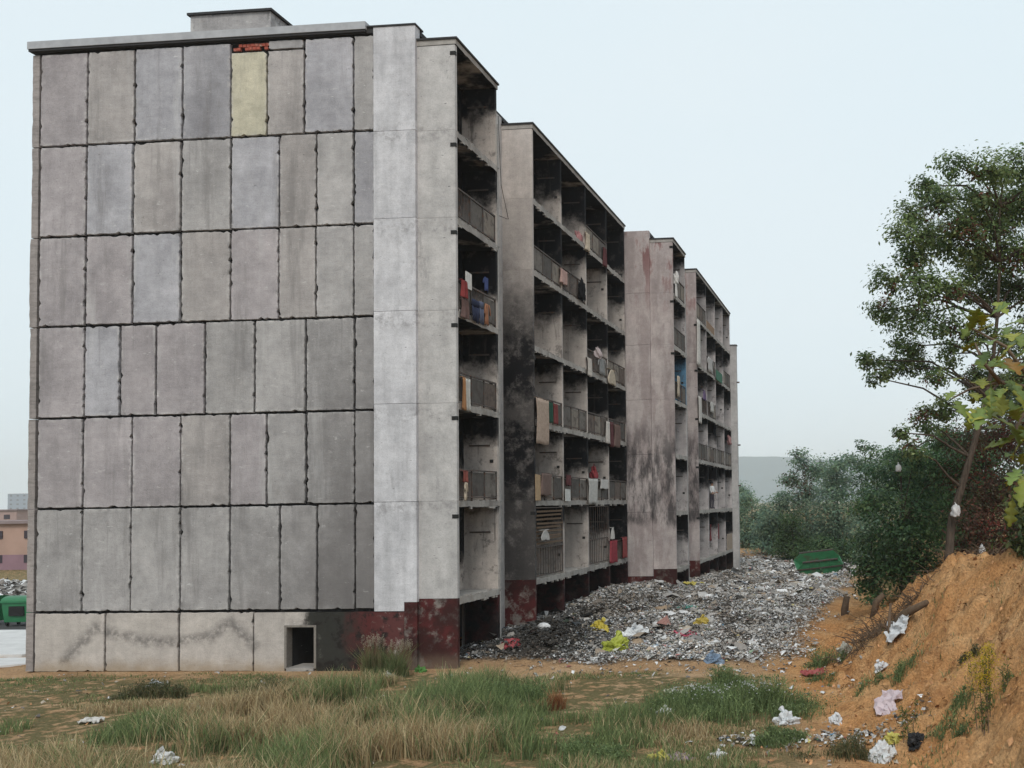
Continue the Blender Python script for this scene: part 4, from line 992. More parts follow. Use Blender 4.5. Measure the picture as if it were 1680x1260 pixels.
LITTER = [((2.94, 4.9, 0.51), 0.75, (0.5, 0.4, 0.06), 'bright yellow plastic bag crumpled on the rubbish heap', 'bag'),
 ((4.1, 2.75, 0.16), 0.95, (0.38, 0.42, 0.06), 'large green and yellow plastic bag at heap foot', 'bag'),
 ((4.31, 4.64, 0.31), 0.8, (0.7, 0.72, 0.74), 'big white plastic bag on the rubbish heap', 'bag'),
 ((3.19, 22.69, 0.53), 1.1, (0.5, 0.42, 0.09), 'yellow sheet lying on the heap by the farther block', 'sheet'),
 ((0.67, 2.69, 0.34), 0.6, (0.33, 0.05, 0.06), 'red cloth on the dark rubbish by the first bay', 'cloth'),
 ((-2.55, 9.17, -0.0), 0.6, (0.05, 0.3, 0.08), 'green bag on dark rubbish under the first bay slab', 'bag'),
 ((5.83, 5.38, 0.26), 0.7, (0.5, 0.06, 0.12), 'pink plastic sheet on the pale rubbish heap', 'sheet'),
 ((4.72, 11.97, 0.48), 0.6, (0.03, 0.25, 0.2), 'teal rag on the pale rubbish heap', 'rag'),
 ((6.04, 7.31, 0.42), 0.6, (0.48, 0.36, 0.07), 'small yellow bag near pink sheet on the heap', 'bag'),
 ((7.45, 0.96, 0.06), 0.6, (0.18, 0.25, 0.35), 'blue grey bag at the edge of the heap on soil', 'bag'),
 ((-2.61, 6.76, -0.0), 0.5, (0.45, 0.2, 0.03), 'orange rag on rubbish right by the corner pillar', 'rag'),
 ((7.48, -6.49, 0.02), 0.42, (0.68, 0.68, 0.68), 'crumpled white bag in grass beside the flowering clump', 'bag'),
 ((-4.19, -5.7, -0.04), 0.38, (0.6, 0.62, 0.66), 'upright white plastic bag standing in tall dry grass', 'bag'),
 ((9.2, -10.03, -0.02), 0.3, (0.7, 0.7, 0.72), 'small round white bag in front of the weeds', 'bag'),
 ((8.13, -10.28, -0.04), 0.4, (0.5, 0.45, 0.1), 'pale yellow bag among the foreground weeds', 'bag'),
 ((8.51, -10.17, -0.04), 0.45, (0.35, 0.25, 0.3), 'patterned rag next to the pale yellow bag', 'rag'),
 ((2.75, -7.16, 0.03), 0.55, (0.65, 0.66, 0.66), 'flat white plastic sheet on the grass before the pillar', 'sheet'),
 ((12.31, -9.85, -0.09), 0.6, (0.66, 0.67, 0.68), 'big crumpled white sack at the foot of the bank', 'sack'),
 ((12.54, -8.63, -0.04), 0.38, (0.55, 0.5, 0.12), 'yellow green bag beside a black bag on the bank', 'bag'),
 ((12.96, -9.74, 0.23), 0.42, (0.012, 0.012, 0.014), 'black bag beside the yellow green bag', 'bag'),
 ((10.27, -7.06, -0.02), 0.6, (0.66, 0.68, 0.7), 'two lobed white bag lying on bare orange soil', 'bag'),
 ((11.34, -6.83, -0.03), 0.35, (0.65, 0.66, 0.68), 'small white bag on soil right of the two lobed bag', 'bag'),
 ((12.48, -6.87, 0.35), 0.6, (0.6, 0.5, 0.53), 'pinkish white sheet on the orange soil slope', 'sheet'),
 ((10.51, -0.65, -0.09), 0.6, (0.35, 0.08, 0.08), 'reddish rag on orange soil below the small shrub', 'rag'),
 ((12.39, -3.74, 0.61), 0.4, (0.66, 0.66, 0.68), 'thin white bag on the slope above the pinkish sheet', 'bag'),
 ((11.39, 0.31, 0.41), 0.6, (0.5, 0.48, 0.42), 'greyish sack lying against the small round shrub', 'sack'),
 ((12.91, -2.01, 1.37), 0.8, (0.62, 0.63, 0.65), 'long white plastic sheet at the dark log', 'sheet'),
 ((-0.98, -0.25, 0.02), 0.35, (0.1, 0.25, 0.06), 'light green bag at the foot of the red pillar', 'bag'),
 ((-1.37, -1.37, 0.02), 0.4, (0.65, 0.65, 0.6), 'pale stone like bag below the red gable plinth', 'bag'),
 ((9.2, -5.32, -0.04), 0.3, (0.03, 0.25, 0.08), 'green plastic bottle crate shard beside the weed clump', 'plastic'),
 ((7.13, -3.57, 0.01), 0.5, (0.55, 0.5, 0.42), 'pale cardboard piece on the bare soil strip', 'cardboard'),
 ((-7.31, -2.82, 0.03), 0.4, (0.5, 0.53, 0.58), 'pale blue bag on bare soil before the gable', 'bag'),
 ((-5.8, -7.02, -0.02), 0.4, (0.6, 0.58, 0.55), 'white rag at the left edge of the dry grass', 'rag'),
 ((1.65, -10.52, -0.02), 0.35, (0.6, 0.58, 0.6), 'small white bag at the bottom of the tall grass', 'bag'),
 ((-1.49, -10.51, -0.04), 0.5, (0.62, 0.62, 0.62), 'pair of white bags at the bottom by the dry grass', 'bag')]
rq = random.Random(8)
for (px, py, pz), size, colr, label, kind in LITTER:
    z = hz(px, py) + .0
    if kind in ('sheet', 'cloth', 'rag', 'cardboard', 'plastic'):
        n = 9; b = MB(); ph = rq.uniform(0, 6)
        hh = size * (.10 if kind != 'cardboard' else .04)
        top = [[((i / n - .5) * size * 1.15 + rq.uniform(-.03, .03), (j / n - .5) * size * .8 + rq.uniform(-.03, .03) + .1 * size * math.sin(i * .9 + ph), .05 + hh * (1 + math.sin(i * 1.9 + ph) * math.cos(j * 1.4 + ph)) + rq.uniform(0, .035)) for j in range(n + 1)] for i in range(n + 1)]
        P = [p for r_ in top for p in r_] + [(x, y, zz - .022) for r_ in top for x, y, zz in r_]; k = n + 1; F = []
        for i in range(n):
            for j in range(n):
                q = i * k + j; F += [(q, q + k, q + k + 1, q + 1), (k * k + q, k * k + q + 1, k * k + q + k + 1, k * k + q + k)]
        ring = [i * k for i in range(k)] + [n * k + j for j in range(1, k)] + [i * k + n for i in range(n - 1, -1, -1)] + [j for j in range(n - 1, 0, -1)]
        for i in range(len(ring)): F.append((ring[i], ring[i] + k * k, ring[(i + 1) % len(ring)] + k * k, ring[(i + 1) % len(ring)]))
        b.poly(P, F)
    else:
        V, F = lump(size * .46, size * .36, size * .34, rq, .5, 4); b = MB().poly(V, F)
        if kind == 'bag' :
            b.tube([(0, 0, size * .3), (.03, .02, size * .5), (size * .18, .03, size * .62)], [size * .1, size * .05, size * .12], 6)
    o = b.build(kind if kind not in ('plastic',) else 'plastic_shard', M['plastic'])
    e_ = size * .4; nrm = Vector((-(hz(px + e_, py) - hz(px - e_, py)) / (2 * e_), -(hz(px, py + e_) - hz(px, py - e_)) / (2 * e_), 1.)).normalized()
    z = max(z, (hz(px + e_, py) + hz(px - e_, py) + hz(px, py + e_) + hz(px, py - e_)) / 4.)
    o.rotation_mode = 'QUATERNION'; o.rotation_quaternion = nrm.to_track_quat('Z', 'Y') @ Matrix.Rotation(rq.uniform(0, 6.28), 4, 'Z').to_quaternion()
    o.location = (px, py, z - .03); o.color = (*[q * .84 for q in colr], 1)
    tag(o, label, 'bag' if kind in ('bag', 'sack') else kind, 'single pieces of rubbish one can pick out')

# ------------------------------------------------------------------ trees
def leaf_quads(C, size, up=.3, asp=.5, out=None):
    N = len(C); a = RNG.normal(0, 1, (N, 3)); a[:, 2] -= .35
    if out is not None:
        nn = out * 1.0 + np.array([0, 0, .7]) + RNG.normal(0, .55, (N, 3)); nn /= np.linalg.norm(nn, axis=1)[:, None] + 1e-9
        a -= (a * nn).sum(1)[:, None] * nn
    a /= np.linalg.norm(a, axis=1)[:, None] + 1e-9
    if out is not None:
        b = np.cross(nn, a); s = size[:, None]
        v = np.stack([C - a * s * .5, C + b * s * asp * .5 + nn * s * .07, C + a * s * .5, C - b * s * asp * .5 + nn * s * .07], 1).reshape(-1, 3)
        return v, np.arange(N * 4).reshape(N, 4)
    a = a; a /= np.linalg.norm(a, axis=1)[:, None] + 1e-9
    b = RNG.normal(0, 1, (N, 3)); b[:, 2] *= .5; b -= (b * a).sum(1)[:, None] * a; b /= np.linalg.norm(b, axis=1)[:, None] + 1e-9
    s = size[:, None]; nrm = np.cross(a, b)
    v = np.stack([C - a * s * .5, C + b * s * asp * .5 + nrm * s * .08, C + a * s * .5, C - b * s * asp * .5 + nrm * s * .08], 1).reshape(-1, 3)
    f = np.arange(N * 4).reshape(N, 4); return v, f
def tree(name, label, clumps, leaf, per_m2, cols, trunk=None, tr=.18, group=None, cat='tree', sub=9, spread=.34, twigs=True, acc=None, asp=.5, flat=.75, base=None, skirt=0):
    cl = np.array(clumps); rnd = random.Random(hash(label) % 1000 if False else len(label) * 7 + len(clumps))
    if trunk is None:
        bx, by = (base if base else (cl[:, 0].mean(), cl[:, 1].mean())); z0 = hz(bx, by) - .1
        zt = cl[:, 2].max(); zc = cl[:, 2].mean()
        trunk = [(bx, by, z0), (bx + .1, by, z0 + (zc - z0) * .5), (bx * .6 + cl[:, 0].mean() * .4, by, zc), (bx * .4 + cl[:, 0].mean() * .6, by + .1, zc + (zt - zc) * .8)]
    if skirt:
        clumps = list(clumps)
        for q in range(skirt):
            a_ = rnd.uniform(0, 6.28); sx, sy = trunk[0][0] + math.cos(a_) * rnd.uniform(.4, 1.8), trunk[0][1] + math.sin(a_) * rnd.uniform(.3, 1.3)
            clumps.append((sx, sy, hz(sx, sy) + rnd.uniform(.4, 1.1), rnd.uniform(.7, 1.1)))
    root = empty(name, trunk[0]); tag(root, label, cat, group); o0 = trunk[0]
    tb = MB(); n = len(trunk); tb.tube(trunk, [tr * (1.25 if i == 0 else 1) * (1 - .8 * i / (n - 1)) for i in range(n)], 9)
    vs, szs, cs, outs = [], [], [], []
    cols = np.array(cols)
    for (x, y, z, r) in clumps:
        best = min(trunk[1:], key=lambda p: (Vector(p) - Vector((x, y, z - .55 * r - .3))).length + (3 if p[2] > z else 0))
        p0, p2 = Vector(best), Vector((x, y, z)); mid = (p0 + p2) / 2 + Vector((rnd.uniform(-.15, .15), rnd.uniform(-.15, .15), .12 * (p2 - p0).length))
        ln = (p2 - p0).length
        tb.tube([p0, p0.lerp(mid, .5) + Vector((rnd.uniform(-.06, .06),) * 3) * ln * .3, mid, mid.lerp(p2, .6), p2], [max(.02, tr * .32) * f for f in (1, .8, .6, .45, .25)], 5, False)
        k = max(4, int(sub * (.6 + r)))
        d = RNG.normal(0, 1, (k, 3)); d /= np.linalg.norm(d, axis=1)[:, None]
        d *= (RNG.uniform(.25, 1., (k, 1)) ** .5) * r; d[:, 2] *= flat
        S = np.array([x, y, z]) + d
        if twigs:
            for q in S[::2]:
                tb.tube([p2, p2.lerp(Vector(q), .6) + Vector((0, 0, .05)), q], [max(.012, tr * .09), max(.009, tr * .06), .005], 4, False)
        N = int(per_m2 * r * r * 4)
        w = RNG.uniform(.4, 1.6, k); idx = RNG.choice(k, N, p=w / w.sum())
        pts = S[idx] + RNG.normal(0, 1, (N, 3)) * r * spread * np.array([1, 1, .7])
        tone = RNG.uniform(.7, 1.25, k)[idx] * RNG.uniform(.75, 1.25, N)
        ci = RNG.integers(0, len(cols), k)[idx]; alt = RNG.uniform(0, 1, N) < .3; ci[alt] = RNG.integers(0, len(cols), alt.sum())
        od = pts - np.array([x, y, z - .3 * r]); outs.append(od / (np.linalg.norm(od, axis=1)[:, None] + 1e-6)); vs.append(pts); szs.append(leaf * RNG.uniform(.6, 1.35, N)); col = cols[ci] * tone[:, None]
        if acc is not None:
            m_ = RNG.uniform(0, 1, k)[idx] < acc[1]; col[m_] = np.array(acc[0]) * RNG.uniform(.7, 1.2, (m_.sum(), 1))
        cs.append(col)
    C = np.concatenate(vs); v, f = leaf_quads(C, np.concatenate(szs), asp=asp, out=np.concatenate(outs))
    g = H(C[:, 0], C[:, 1])
    tb.build('trunk', M['bark'], root, (0, 0, 0), True).location = tuple(-q for q in o0)
    crown = mesh_obj('crown', v - np.array(o0), f, M['leaf'], root, colors=np.concatenate(cs))
    return root
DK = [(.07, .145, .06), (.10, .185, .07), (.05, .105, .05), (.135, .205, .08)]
MID = [(.16, .25, .175), (.20, .295, .19), (.13, .21, .16), (.23, .30, .19)]  # pale and bluish: distance haze put into the far leaf colours
TREE_CLUMPS = [(14.95, 2.09, 15.0, 0.52), (15.88, 1.47, 14.58, 0.64), (16.89, 2.82, 15.06, 0.67), (13.99, 1.71, 14.27, 0.46), (14.49, 1.31, 13.66, 0.64), (15.55, 2.85, 13.97, 0.76), (16.9, 5.22, 14.49, 0.92), (13.64, 4.68, 14.28, 0.51), (14.41, 4.52, 13.49, 0.76), (15.16, 2.02, 12.53, 0.78), (16.44, 3.47, 12.64, 0.93), (13.69, 2.27, 12.27, 0.56), (12.91, 1.79, 11.44, 0.52), (13.81, 1.49, 11.16, 0.73), (14.76, 1.99, 11.23, 0.65), (16.23, 5.27, 11.65, 0.82), (17.17, 4.81, 11.73, 0.8), (12.76, 4.71, 11.05, 0.51), (13.55, 4.68, 10.71, 0.71), (14.45, 1.89, 10.1, 0.65), (15.5, 2.43, 9.78, 0.56), (16.8, 3.88, 9.78, 0.68), (12.22, 4.37, 9.39, 0.4), (12.92, 4.93, 9.14, 0.51), (13.74, 5.05, 9.23, 0.57), (14.28, 1.4, 8.38, 0.4), (12.5, 3.79, 8.71, 0.35), (14.88, 4.09, 9.47, 0.49), (14.0, 3.33, 7.26, 0.54), (13.18, 1.82, 6.8, 0.29), (14.57, 3.18, 7.62, 0.5), (13.51, 1.41, 6.22, 0.36), (15.76, 5.3, 8.8, 0.51), (16.51, 4.98, 8.34, 0.7), (18.02, 3.52, 14.74, 0.97), (18.13, 2.38, 12.5, 1.12), (18.2, 5.18, 11.15, 1.21), (18.63, 3.63, 8.91, 0.96), (17.68, 5.06, 14.41, 0.91), (15.81, 4.9, 12.4, 0.71), (17.07, 3.34, 8.53, 0.67)]
_q = random.Random(21)
for _ in range(26):
    a_, b_ = _q.sample(TREE_CLUMPS, 2)
    if sum((a_[i] - b_[i]) ** 2 for i in range(3)) < 9.: TREE_CLUMPS.append(tuple((a_[i] + b_[i]) / 2 + _q.uniform(-.25, .25) for i in range(3)) + (_q.uniform(.4, .75),))
TREE_TRUNK = [(14.55, 3.0, 2.39), (14.6, 3.0, 3.23), (14.7, 3.0, 4.18), (15.01, 3.0, 5.12), (15.31, 3.0, 6.06), (15.6, 3.0, 7.01), (15.84, 3.0, 7.95), (16.06, 3.0, 8.9), (16.25, 3.0, 10.42), (16.37, 3.0, 12.15), (16.41, 3.0, 13.88)]
TREE_TRUNK[0] = (TREE_TRUNK[0][0], TREE_TRUNK[0][1], hz(*TREE_TRUNK[0][:2]) - .15)
tree('ash_tree', 'tall leaning tree with open crown on the bank edge', TREE_CLUMPS, .13, 680, [(.12, .185, .065), (.17, .235, .085), (.09, .145, .058), (.21, .26, .10)], TREE_TRUNK, .155, 'trees and bushes on the bank', 'tree', 16, .3, True, ((.15, .055, .03), .07))
tree('dark_bush', 'dense dark green bush hanging over the lane below the tall tree', [(13.14, 8.69, 5.67, 0.9), (14.25, 8.66, 5.42, 1.01), (12.43, 6.35, 4.58, 0.74), (13.47, 6.42, 4.14, 1.05), (14.63, 8.37, 3.86, 1.0), (12.2, 8.11, 3.24, 0.66), (13.06, 7.94, 2.8, 0.99), (14.09, 7.0, 2.63, 0.85), (12.39, 7.78, 1.95, 0.76), (11.96, 7.78, 2.39, 0.48), (13.46, 7.71, 1.73, 0.61), (14.98, 6.61, 5.8, 0.63), (13.76, 7.32, 6.27, 0.6), (12.26, 7.22, 1.24, 0.34), (11.83, 8.08, 1.6, 0.35), (14.96, 8.79, 6.98, 0.49)], .15, 420, DK, None, .12, 'trees and bushes on the bank', 'bush', 10, .34, True, None, .5, .8, (13.3, 8.0))
tree('red_bush', 'reddish brown thicket behind the tall tree trunk', [(15.56, 5.87, 6.8, 0.79), (16.68, 6.61, 7.02, 0.88), (17.64, 6.19, 6.77, 1.04), (15.2, 6.75, 5.58, 0.72), (16.34, 6.8, 5.35, 1.06), (17.28, 5.46, 5.11, 1.01), (15.54, 5.33, 4.12, 0.97), (16.89, 7.31, 3.85, 1.11), (17.72, 5.92, 3.67, 1.03), (15.27, 5.86, 3.09, 0.74), (16.49, 7.69, 2.88, 0.86), (17.37, 6.43, 3.03, 0.83)], .12, 430, [(.13, .06, .04), (.10, .05, .035), (.16, .075, .045), (.09, .08, .045), (.075, .075, .035)], None, .1, 'trees and bushes on the bank', 'bush', 10, .36, True, ((.19, .045, .03), .14), .5, .85, (15.8, 6.5))
tree('oak_bush', 'leafy green bush at the crest of the bank, right edge', [(15.62, -4.35, 4.44, 0.5), (16.02, -4.21, 5.02, 0.56), (16.14, -4.15, 3.84, 0.59), (15.58, -3.97, 3.63, 0.36)], .16, 260, [(.07, .10, .03), (.05, .08, .03), (.10, .12, .04)], None, .06, 'trees and bushes on the bank', 'bush', 9, .36, True, ((.14, .07, .03), .08), .55, .85, (16.2, -4.5))
FG = 'hazy trees beyond the end of the lane'
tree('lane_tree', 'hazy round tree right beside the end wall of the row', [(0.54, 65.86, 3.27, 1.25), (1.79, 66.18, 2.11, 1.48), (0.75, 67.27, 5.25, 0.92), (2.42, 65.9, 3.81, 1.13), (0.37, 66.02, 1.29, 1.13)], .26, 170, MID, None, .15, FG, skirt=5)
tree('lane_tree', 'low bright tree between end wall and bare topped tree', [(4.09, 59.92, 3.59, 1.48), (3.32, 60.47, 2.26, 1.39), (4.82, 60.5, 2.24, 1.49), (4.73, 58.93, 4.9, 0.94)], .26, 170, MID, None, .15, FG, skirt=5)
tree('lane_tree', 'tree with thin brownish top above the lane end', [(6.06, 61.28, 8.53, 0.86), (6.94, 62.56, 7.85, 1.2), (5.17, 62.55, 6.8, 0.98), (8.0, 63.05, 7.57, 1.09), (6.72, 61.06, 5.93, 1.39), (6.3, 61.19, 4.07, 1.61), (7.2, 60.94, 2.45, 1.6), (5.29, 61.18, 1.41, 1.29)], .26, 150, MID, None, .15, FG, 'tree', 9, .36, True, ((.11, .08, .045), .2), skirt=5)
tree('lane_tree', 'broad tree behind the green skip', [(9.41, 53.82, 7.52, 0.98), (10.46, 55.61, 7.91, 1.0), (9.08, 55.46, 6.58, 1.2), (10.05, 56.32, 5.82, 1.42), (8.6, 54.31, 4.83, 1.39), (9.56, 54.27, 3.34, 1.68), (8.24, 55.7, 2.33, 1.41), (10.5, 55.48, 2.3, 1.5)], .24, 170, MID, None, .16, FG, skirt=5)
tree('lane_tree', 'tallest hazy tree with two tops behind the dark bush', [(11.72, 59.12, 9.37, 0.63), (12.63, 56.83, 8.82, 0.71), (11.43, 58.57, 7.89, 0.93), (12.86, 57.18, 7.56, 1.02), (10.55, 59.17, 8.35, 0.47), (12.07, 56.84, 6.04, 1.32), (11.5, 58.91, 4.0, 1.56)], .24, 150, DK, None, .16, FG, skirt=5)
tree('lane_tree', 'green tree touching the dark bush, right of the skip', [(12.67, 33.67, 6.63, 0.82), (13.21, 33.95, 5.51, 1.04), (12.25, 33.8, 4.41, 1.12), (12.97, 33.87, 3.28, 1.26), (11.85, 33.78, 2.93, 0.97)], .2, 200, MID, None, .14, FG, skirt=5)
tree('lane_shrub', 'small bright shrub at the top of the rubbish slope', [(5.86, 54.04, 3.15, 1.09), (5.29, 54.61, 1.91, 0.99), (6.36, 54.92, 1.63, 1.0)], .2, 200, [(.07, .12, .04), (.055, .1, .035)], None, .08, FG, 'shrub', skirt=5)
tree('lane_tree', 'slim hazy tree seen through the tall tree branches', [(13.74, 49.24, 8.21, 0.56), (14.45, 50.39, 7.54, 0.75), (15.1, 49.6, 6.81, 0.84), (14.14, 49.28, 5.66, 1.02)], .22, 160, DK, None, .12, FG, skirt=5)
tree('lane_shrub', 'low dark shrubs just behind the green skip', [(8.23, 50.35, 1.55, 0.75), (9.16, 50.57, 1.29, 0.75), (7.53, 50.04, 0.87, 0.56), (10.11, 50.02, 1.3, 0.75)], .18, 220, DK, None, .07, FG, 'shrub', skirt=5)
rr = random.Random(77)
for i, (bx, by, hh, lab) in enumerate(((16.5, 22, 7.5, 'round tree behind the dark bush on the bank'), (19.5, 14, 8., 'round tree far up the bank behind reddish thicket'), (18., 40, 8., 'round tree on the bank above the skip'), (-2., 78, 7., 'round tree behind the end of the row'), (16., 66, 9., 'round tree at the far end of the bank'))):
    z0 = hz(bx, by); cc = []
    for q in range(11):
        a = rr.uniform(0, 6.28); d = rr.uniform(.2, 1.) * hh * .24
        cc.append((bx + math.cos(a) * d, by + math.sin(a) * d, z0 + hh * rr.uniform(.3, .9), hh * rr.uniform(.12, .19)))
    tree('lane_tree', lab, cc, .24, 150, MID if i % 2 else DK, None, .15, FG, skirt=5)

# oak branch hanging into view close by, with its slim stem on the bank
OAK_LEAVES = [(12.52, -26.03, 5.37), (12.53, -26.09, 5.39), (12.56, -26.25, 5.29), (12.68, -25.74, 5.4), (12.62, -26.35, 5.33), (12.56, -26.0, 5.25), (12.66, -25.72, 5.31), (12.62, -26.29, 5.21), (12.61, -25.96, 5.2), (12.55, -25.92, 5.32), (12.43, -26.32, 5.12), (12.48, -26.08, 5.1), (12.55, -25.86, 5.15), (12.58, -26.03, 5.12), (12.66, -25.84, 5.18), (12.64, -26.24, 5.14), (12.54, -26.18, 5.17), (12.63, -26.27, 5.06), (12.62, -26.0, 5.06), (12.74, -25.7, 5.37), (12.65, -25.94, 5.0), (12.71, -25.81, 5.03), (12.64, -26.08, 4.94), (12.71, -25.83, 4.94), (12.62, -26.28, 4.87), (12.66, -26.15, 4.82), (12.53, -25.88, 5.07), (12.61, -25.84, 5.05), (12.68, -26.05, 5.24), (12.68, -26.29, 5.26), (12.71, -26.16, 5.12), (12.7, -26.2, 4.99), (12.7, -26.15, 5.38), (12.6, -25.78, 5.41), (12.6, -26.21, 5.1), (12.7, -25.73, 5.36), (12.63, -25.73, 5.28), (12.51, -26.31, 5.06), (12.63, -26.08, 5.28)]
OAK_TWIGS = [[(12.95, -25.9, 5.04), (12.75, -25.95, 5.17), (12.62, -26.0, 5.19), (12.52, -26.0, 5.17), (12.46, -26.0, 5.14)], [(12.75, -25.95, 5.17), (12.64, -26.0, 5.31), (12.52, -26.05, 5.37)], [(12.75, -25.95, 5.17), (12.67, -26.0, 5.04), (12.65, -26.05, 4.9)], [(12.62, -26.0, 5.19), (12.55, -26.1, 5.25), (12.53, -26.1, 5.31)]]
oak = empty('oak_sapling', (15.0, -25.0, hz(15.0, -25.0))); ol = tuple(oak.location)
tag(oak, 'young oak reaching in at the right with big lobed leaves', 'tree')
tb = MB(); tb.tube([(15.0, -25.0, ol[2] - .1), (14.95, -25.05, 4.5), (14.8, -25.1, 5.2), (14.65, -25.1, 5.9), (14.6, -25.1, 6.8)], [.05, .045, .035, .022, .008], 7)
tb.tube([(14.8, -25.1, 5.2), (14.2, -25.5, 5.25), (13.5, -25.8, 5.15), OAK_TWIGS[0][0]], [.024, .018, .013, .009], 6)
OAK_TWIGS = OAK_TWIGS + [[(14.2, -25.5, 5.25), (13.9, -25.4, 5.5), (13.6, -25.4, 5.7)], [(14.65, -25.1, 5.9), (14.3, -25.2, 6.2), (14.1, -25.3, 6.4)], [(14.65, -25.1, 5.9), (14.9, -24.9, 6.2), (15.2, -24.8, 6.4)], [(13.5, -25.8, 5.15), (13.3, -25.9, 5.4), (13.2, -25.95, 5.55)]]
t = tb.build('trunk', M['bark'], oak); t.location = tuple(-q for q in ol)
tb = MB()
for tw in OAK_TWIGS: tb.tube(tw, [.009 * (1 - .7 * i / (len(tw) - 1)) for i in range(len(tw))], 5)
t = tb.build('twig', M['twig'], oak, (0, 0, 0), True); t.location = tuple(-q for q in ol)
def oak_leaf_mesh(seed):
    r_ = random.Random(seed); half = []
    n = 46
    for i in range(n + 1):
        t = i / n; w = .30 * math.sin(math.pi * min(1, t * .93 + .05)) ** .8 * (.55 + .6 * t)
        lobe = (.5 + .5 * math.cos(t * 6.283 * 3.6 + 2.2)) ** .7
        half.append((t, max(.012, w * (.42 + .62 * lobe) * r_.uniform(.97, 1.03))))
    half[0] = (0, .012); half[-1] = (1., .01)
    V = []; F = []
    for t, w in half:
        zc = -.10 * (t - .4) ** 2 * 2
        V += [(t, -w, zc + w * .28 + .02 * math.sin(t * 9)), (t, 0, zc), (t, w, zc + w * .28 + .02 * math.cos(t * 8))]
    m_ = len(V); V += [(x, y, z - .008) for x, y, z in V]
    for i in range(n):
        q = 3 * i
        for s in (0, 1):
            F += [(q + s, q + 3 + s, q + 4 + s, q + 1 + s), (m_ + q + s, m_ + q + 1 + s, m_ + q + 4 + s, m_ + q + 3 + s)]
        F += [(q, m_ + q, m_ + q + 3, q + 3), (q + 2, q + 5, m_ + q + 5, m_ + q + 2)]
    V += [(-.18, -.008, .01), (-.18, .008, .01), (.02, .008, .0), (.02, -.008, .0), (-.18, 0, -.012), (.02, 0, -.012)]
    b = m_ * 2; F += [(b, b + 3, b + 2, b + 1), (b, b + 4, b + 5, b + 3), (b + 1, b + 2, b + 5, b + 4)]
    me = bpy.data.meshes.new('leaf'); me.from_pydata(V, [], F); me.update(); me.materials.append(M['oakleaf'])
    for p in me.polygons: p.use_smooth = True
    return me
LM = [oak_leaf_mesh(s) for s in (1, 2, 3)]
OAK_LEAVES = OAK_LEAVES + [(x + rr.uniform(-.06, .08), y + rr.uniform(-.1, .1), z + rr.uniform(-.07, .07)) for x, y, z in OAK_LEAVES]
for tw in OAK_TWIGS[4:]:
    for q in range(16):
        a, b_ = Vector(tw[q % 2]), Vector(tw[q % 2 + 1]); p_ = a.lerp(b_, rr.random()); OAK_LEAVES.append((p_.x + rr.uniform(-.12, .12), p_.y + rr.uniform(-.12, .12), p_.z + rr.uniform(-.1, .12)))
for i, p in enumerate(OAK_LEAVES):
    best = None
    for tw in OAK_TWIGS:
        for a, b_ in zip(tw, tw[1:]):
            A, B = Vector(a), Vector(b_); tt = max(0, min(1, (Vector(p) - A).dot(B - A) / max(1e-6, (B - A).length_squared))); q = A.lerp(B, tt)
            if best is None or (q - Vector(p)).length < best[0]: best = ((q - Vector(p)).length, q)
    q = best[1]; d = (Vector(p) - q)
    if d.length < .02: d = Vector((-.5, rr.uniform(-.4, .4), -.3))
    d = (d.normalized() + Vector((rr.uniform(-.5, .1), rr.uniform(-.4, .4), rr.uniform(-.45, .25)))).normalized()
    L = rr.uniform(.07, .125)
    o = bpy.data.objects.new('leaf', LM[i % 3]); link(o, oak)
    Z = Vector((rr.uniform(-.4, .4), rr.uniform(-1.2, -.2), 1.)).normalized(); Y = Z.cross(d).normalized(); Z = d.cross(Y)
    mm = Matrix(((d.x, Y.x, Z.x), (d.y, Y.y, Z.y), (d.z, Y.z, Z.z))).to_4x4()
    start = Vector(p) - d * L * .5
    for r_ in range(3):
        for c_ in range(3): mm[r_][c_] *= L
        mm[r_][3] = start[r_] - ol[r_]
    o.matrix_local = mm
    g = rr.uniform(.8, 1.25); cc = rr.choice([(.26, .30, .06), (.21, .27, .06), (.33, .34, .06), (.18, .25, .07)])
    if rr.random() < .05: cc = (.35, .2, .05)
    o.color = (cc[0] * g, cc[1] * g, cc[2] * g, 1)

# ------------------------------------------------------------------ grass and weeds
def blades(x, y, h, w, cols, lean=.35):
    N = len(x); z = H(x, y); a = RNG.uniform(0, 6.283, N); d = RNG.normal(0, lean, (N, 2)) * h[:, None]
    sx, sy = np.cos(a) * w * .5, np.sin(a) * w * .5
    b0 = np.stack([x - sx, y - sy, z - .02], 1); b1 = np.stack([x + sx, y + sy, z - .02], 1)
    mx, my, mz = x + d[:, 0] * .35, y + d[:, 1] * .35, z + h * .58
    m0 = np.stack([mx - sx * .8, my - sy * .8, mz], 1); m1 = np.stack([mx + sx * .8, my + sy * .8, mz], 1)
    t0 = np.stack([x + d[:, 0] - sx * .12, y + d[:, 1] - sy * .12, z + h], 1); t1 = np.stack([x + d[:, 0] + sx * .12, y + d[:, 1] + sy * .12, z + h], 1)
    v = np.stack([b0, b1, m1, m0, t1, t0], 1).reshape(-1, 3); i0 = np.arange(N)[:, None] * 6
    f = np.concatenate([i0 + np.array([[0, 1, 2, 3]]), i0 + np.array([[3, 2, 4, 5]])], 0)
    return v, f, np.concatenate([cols * .85, cols], 0)
def tall(x, y):
    n = fbm(x * .28, y * .4, 41)
    mid = np.exp(-(((x - 0.2) / 6.) ** 2)) * sstep((-1.2 - y) / 2.)
    return np.clip(mid * 1.15 + (n - .45) * 1.6, 0, 1)
def grass_cover(x, y):
    g = grass_zone(x, y); n = fbm(x * .55, y * .9, 43)
    bare = sstep((n - .45) / .08)
    left = 1 - .85 * sstep((-4. - x) / 4.) * sstep((fbm(x * .8, y * 1.2, 48) - .3) / .2)
    return g * bare * left
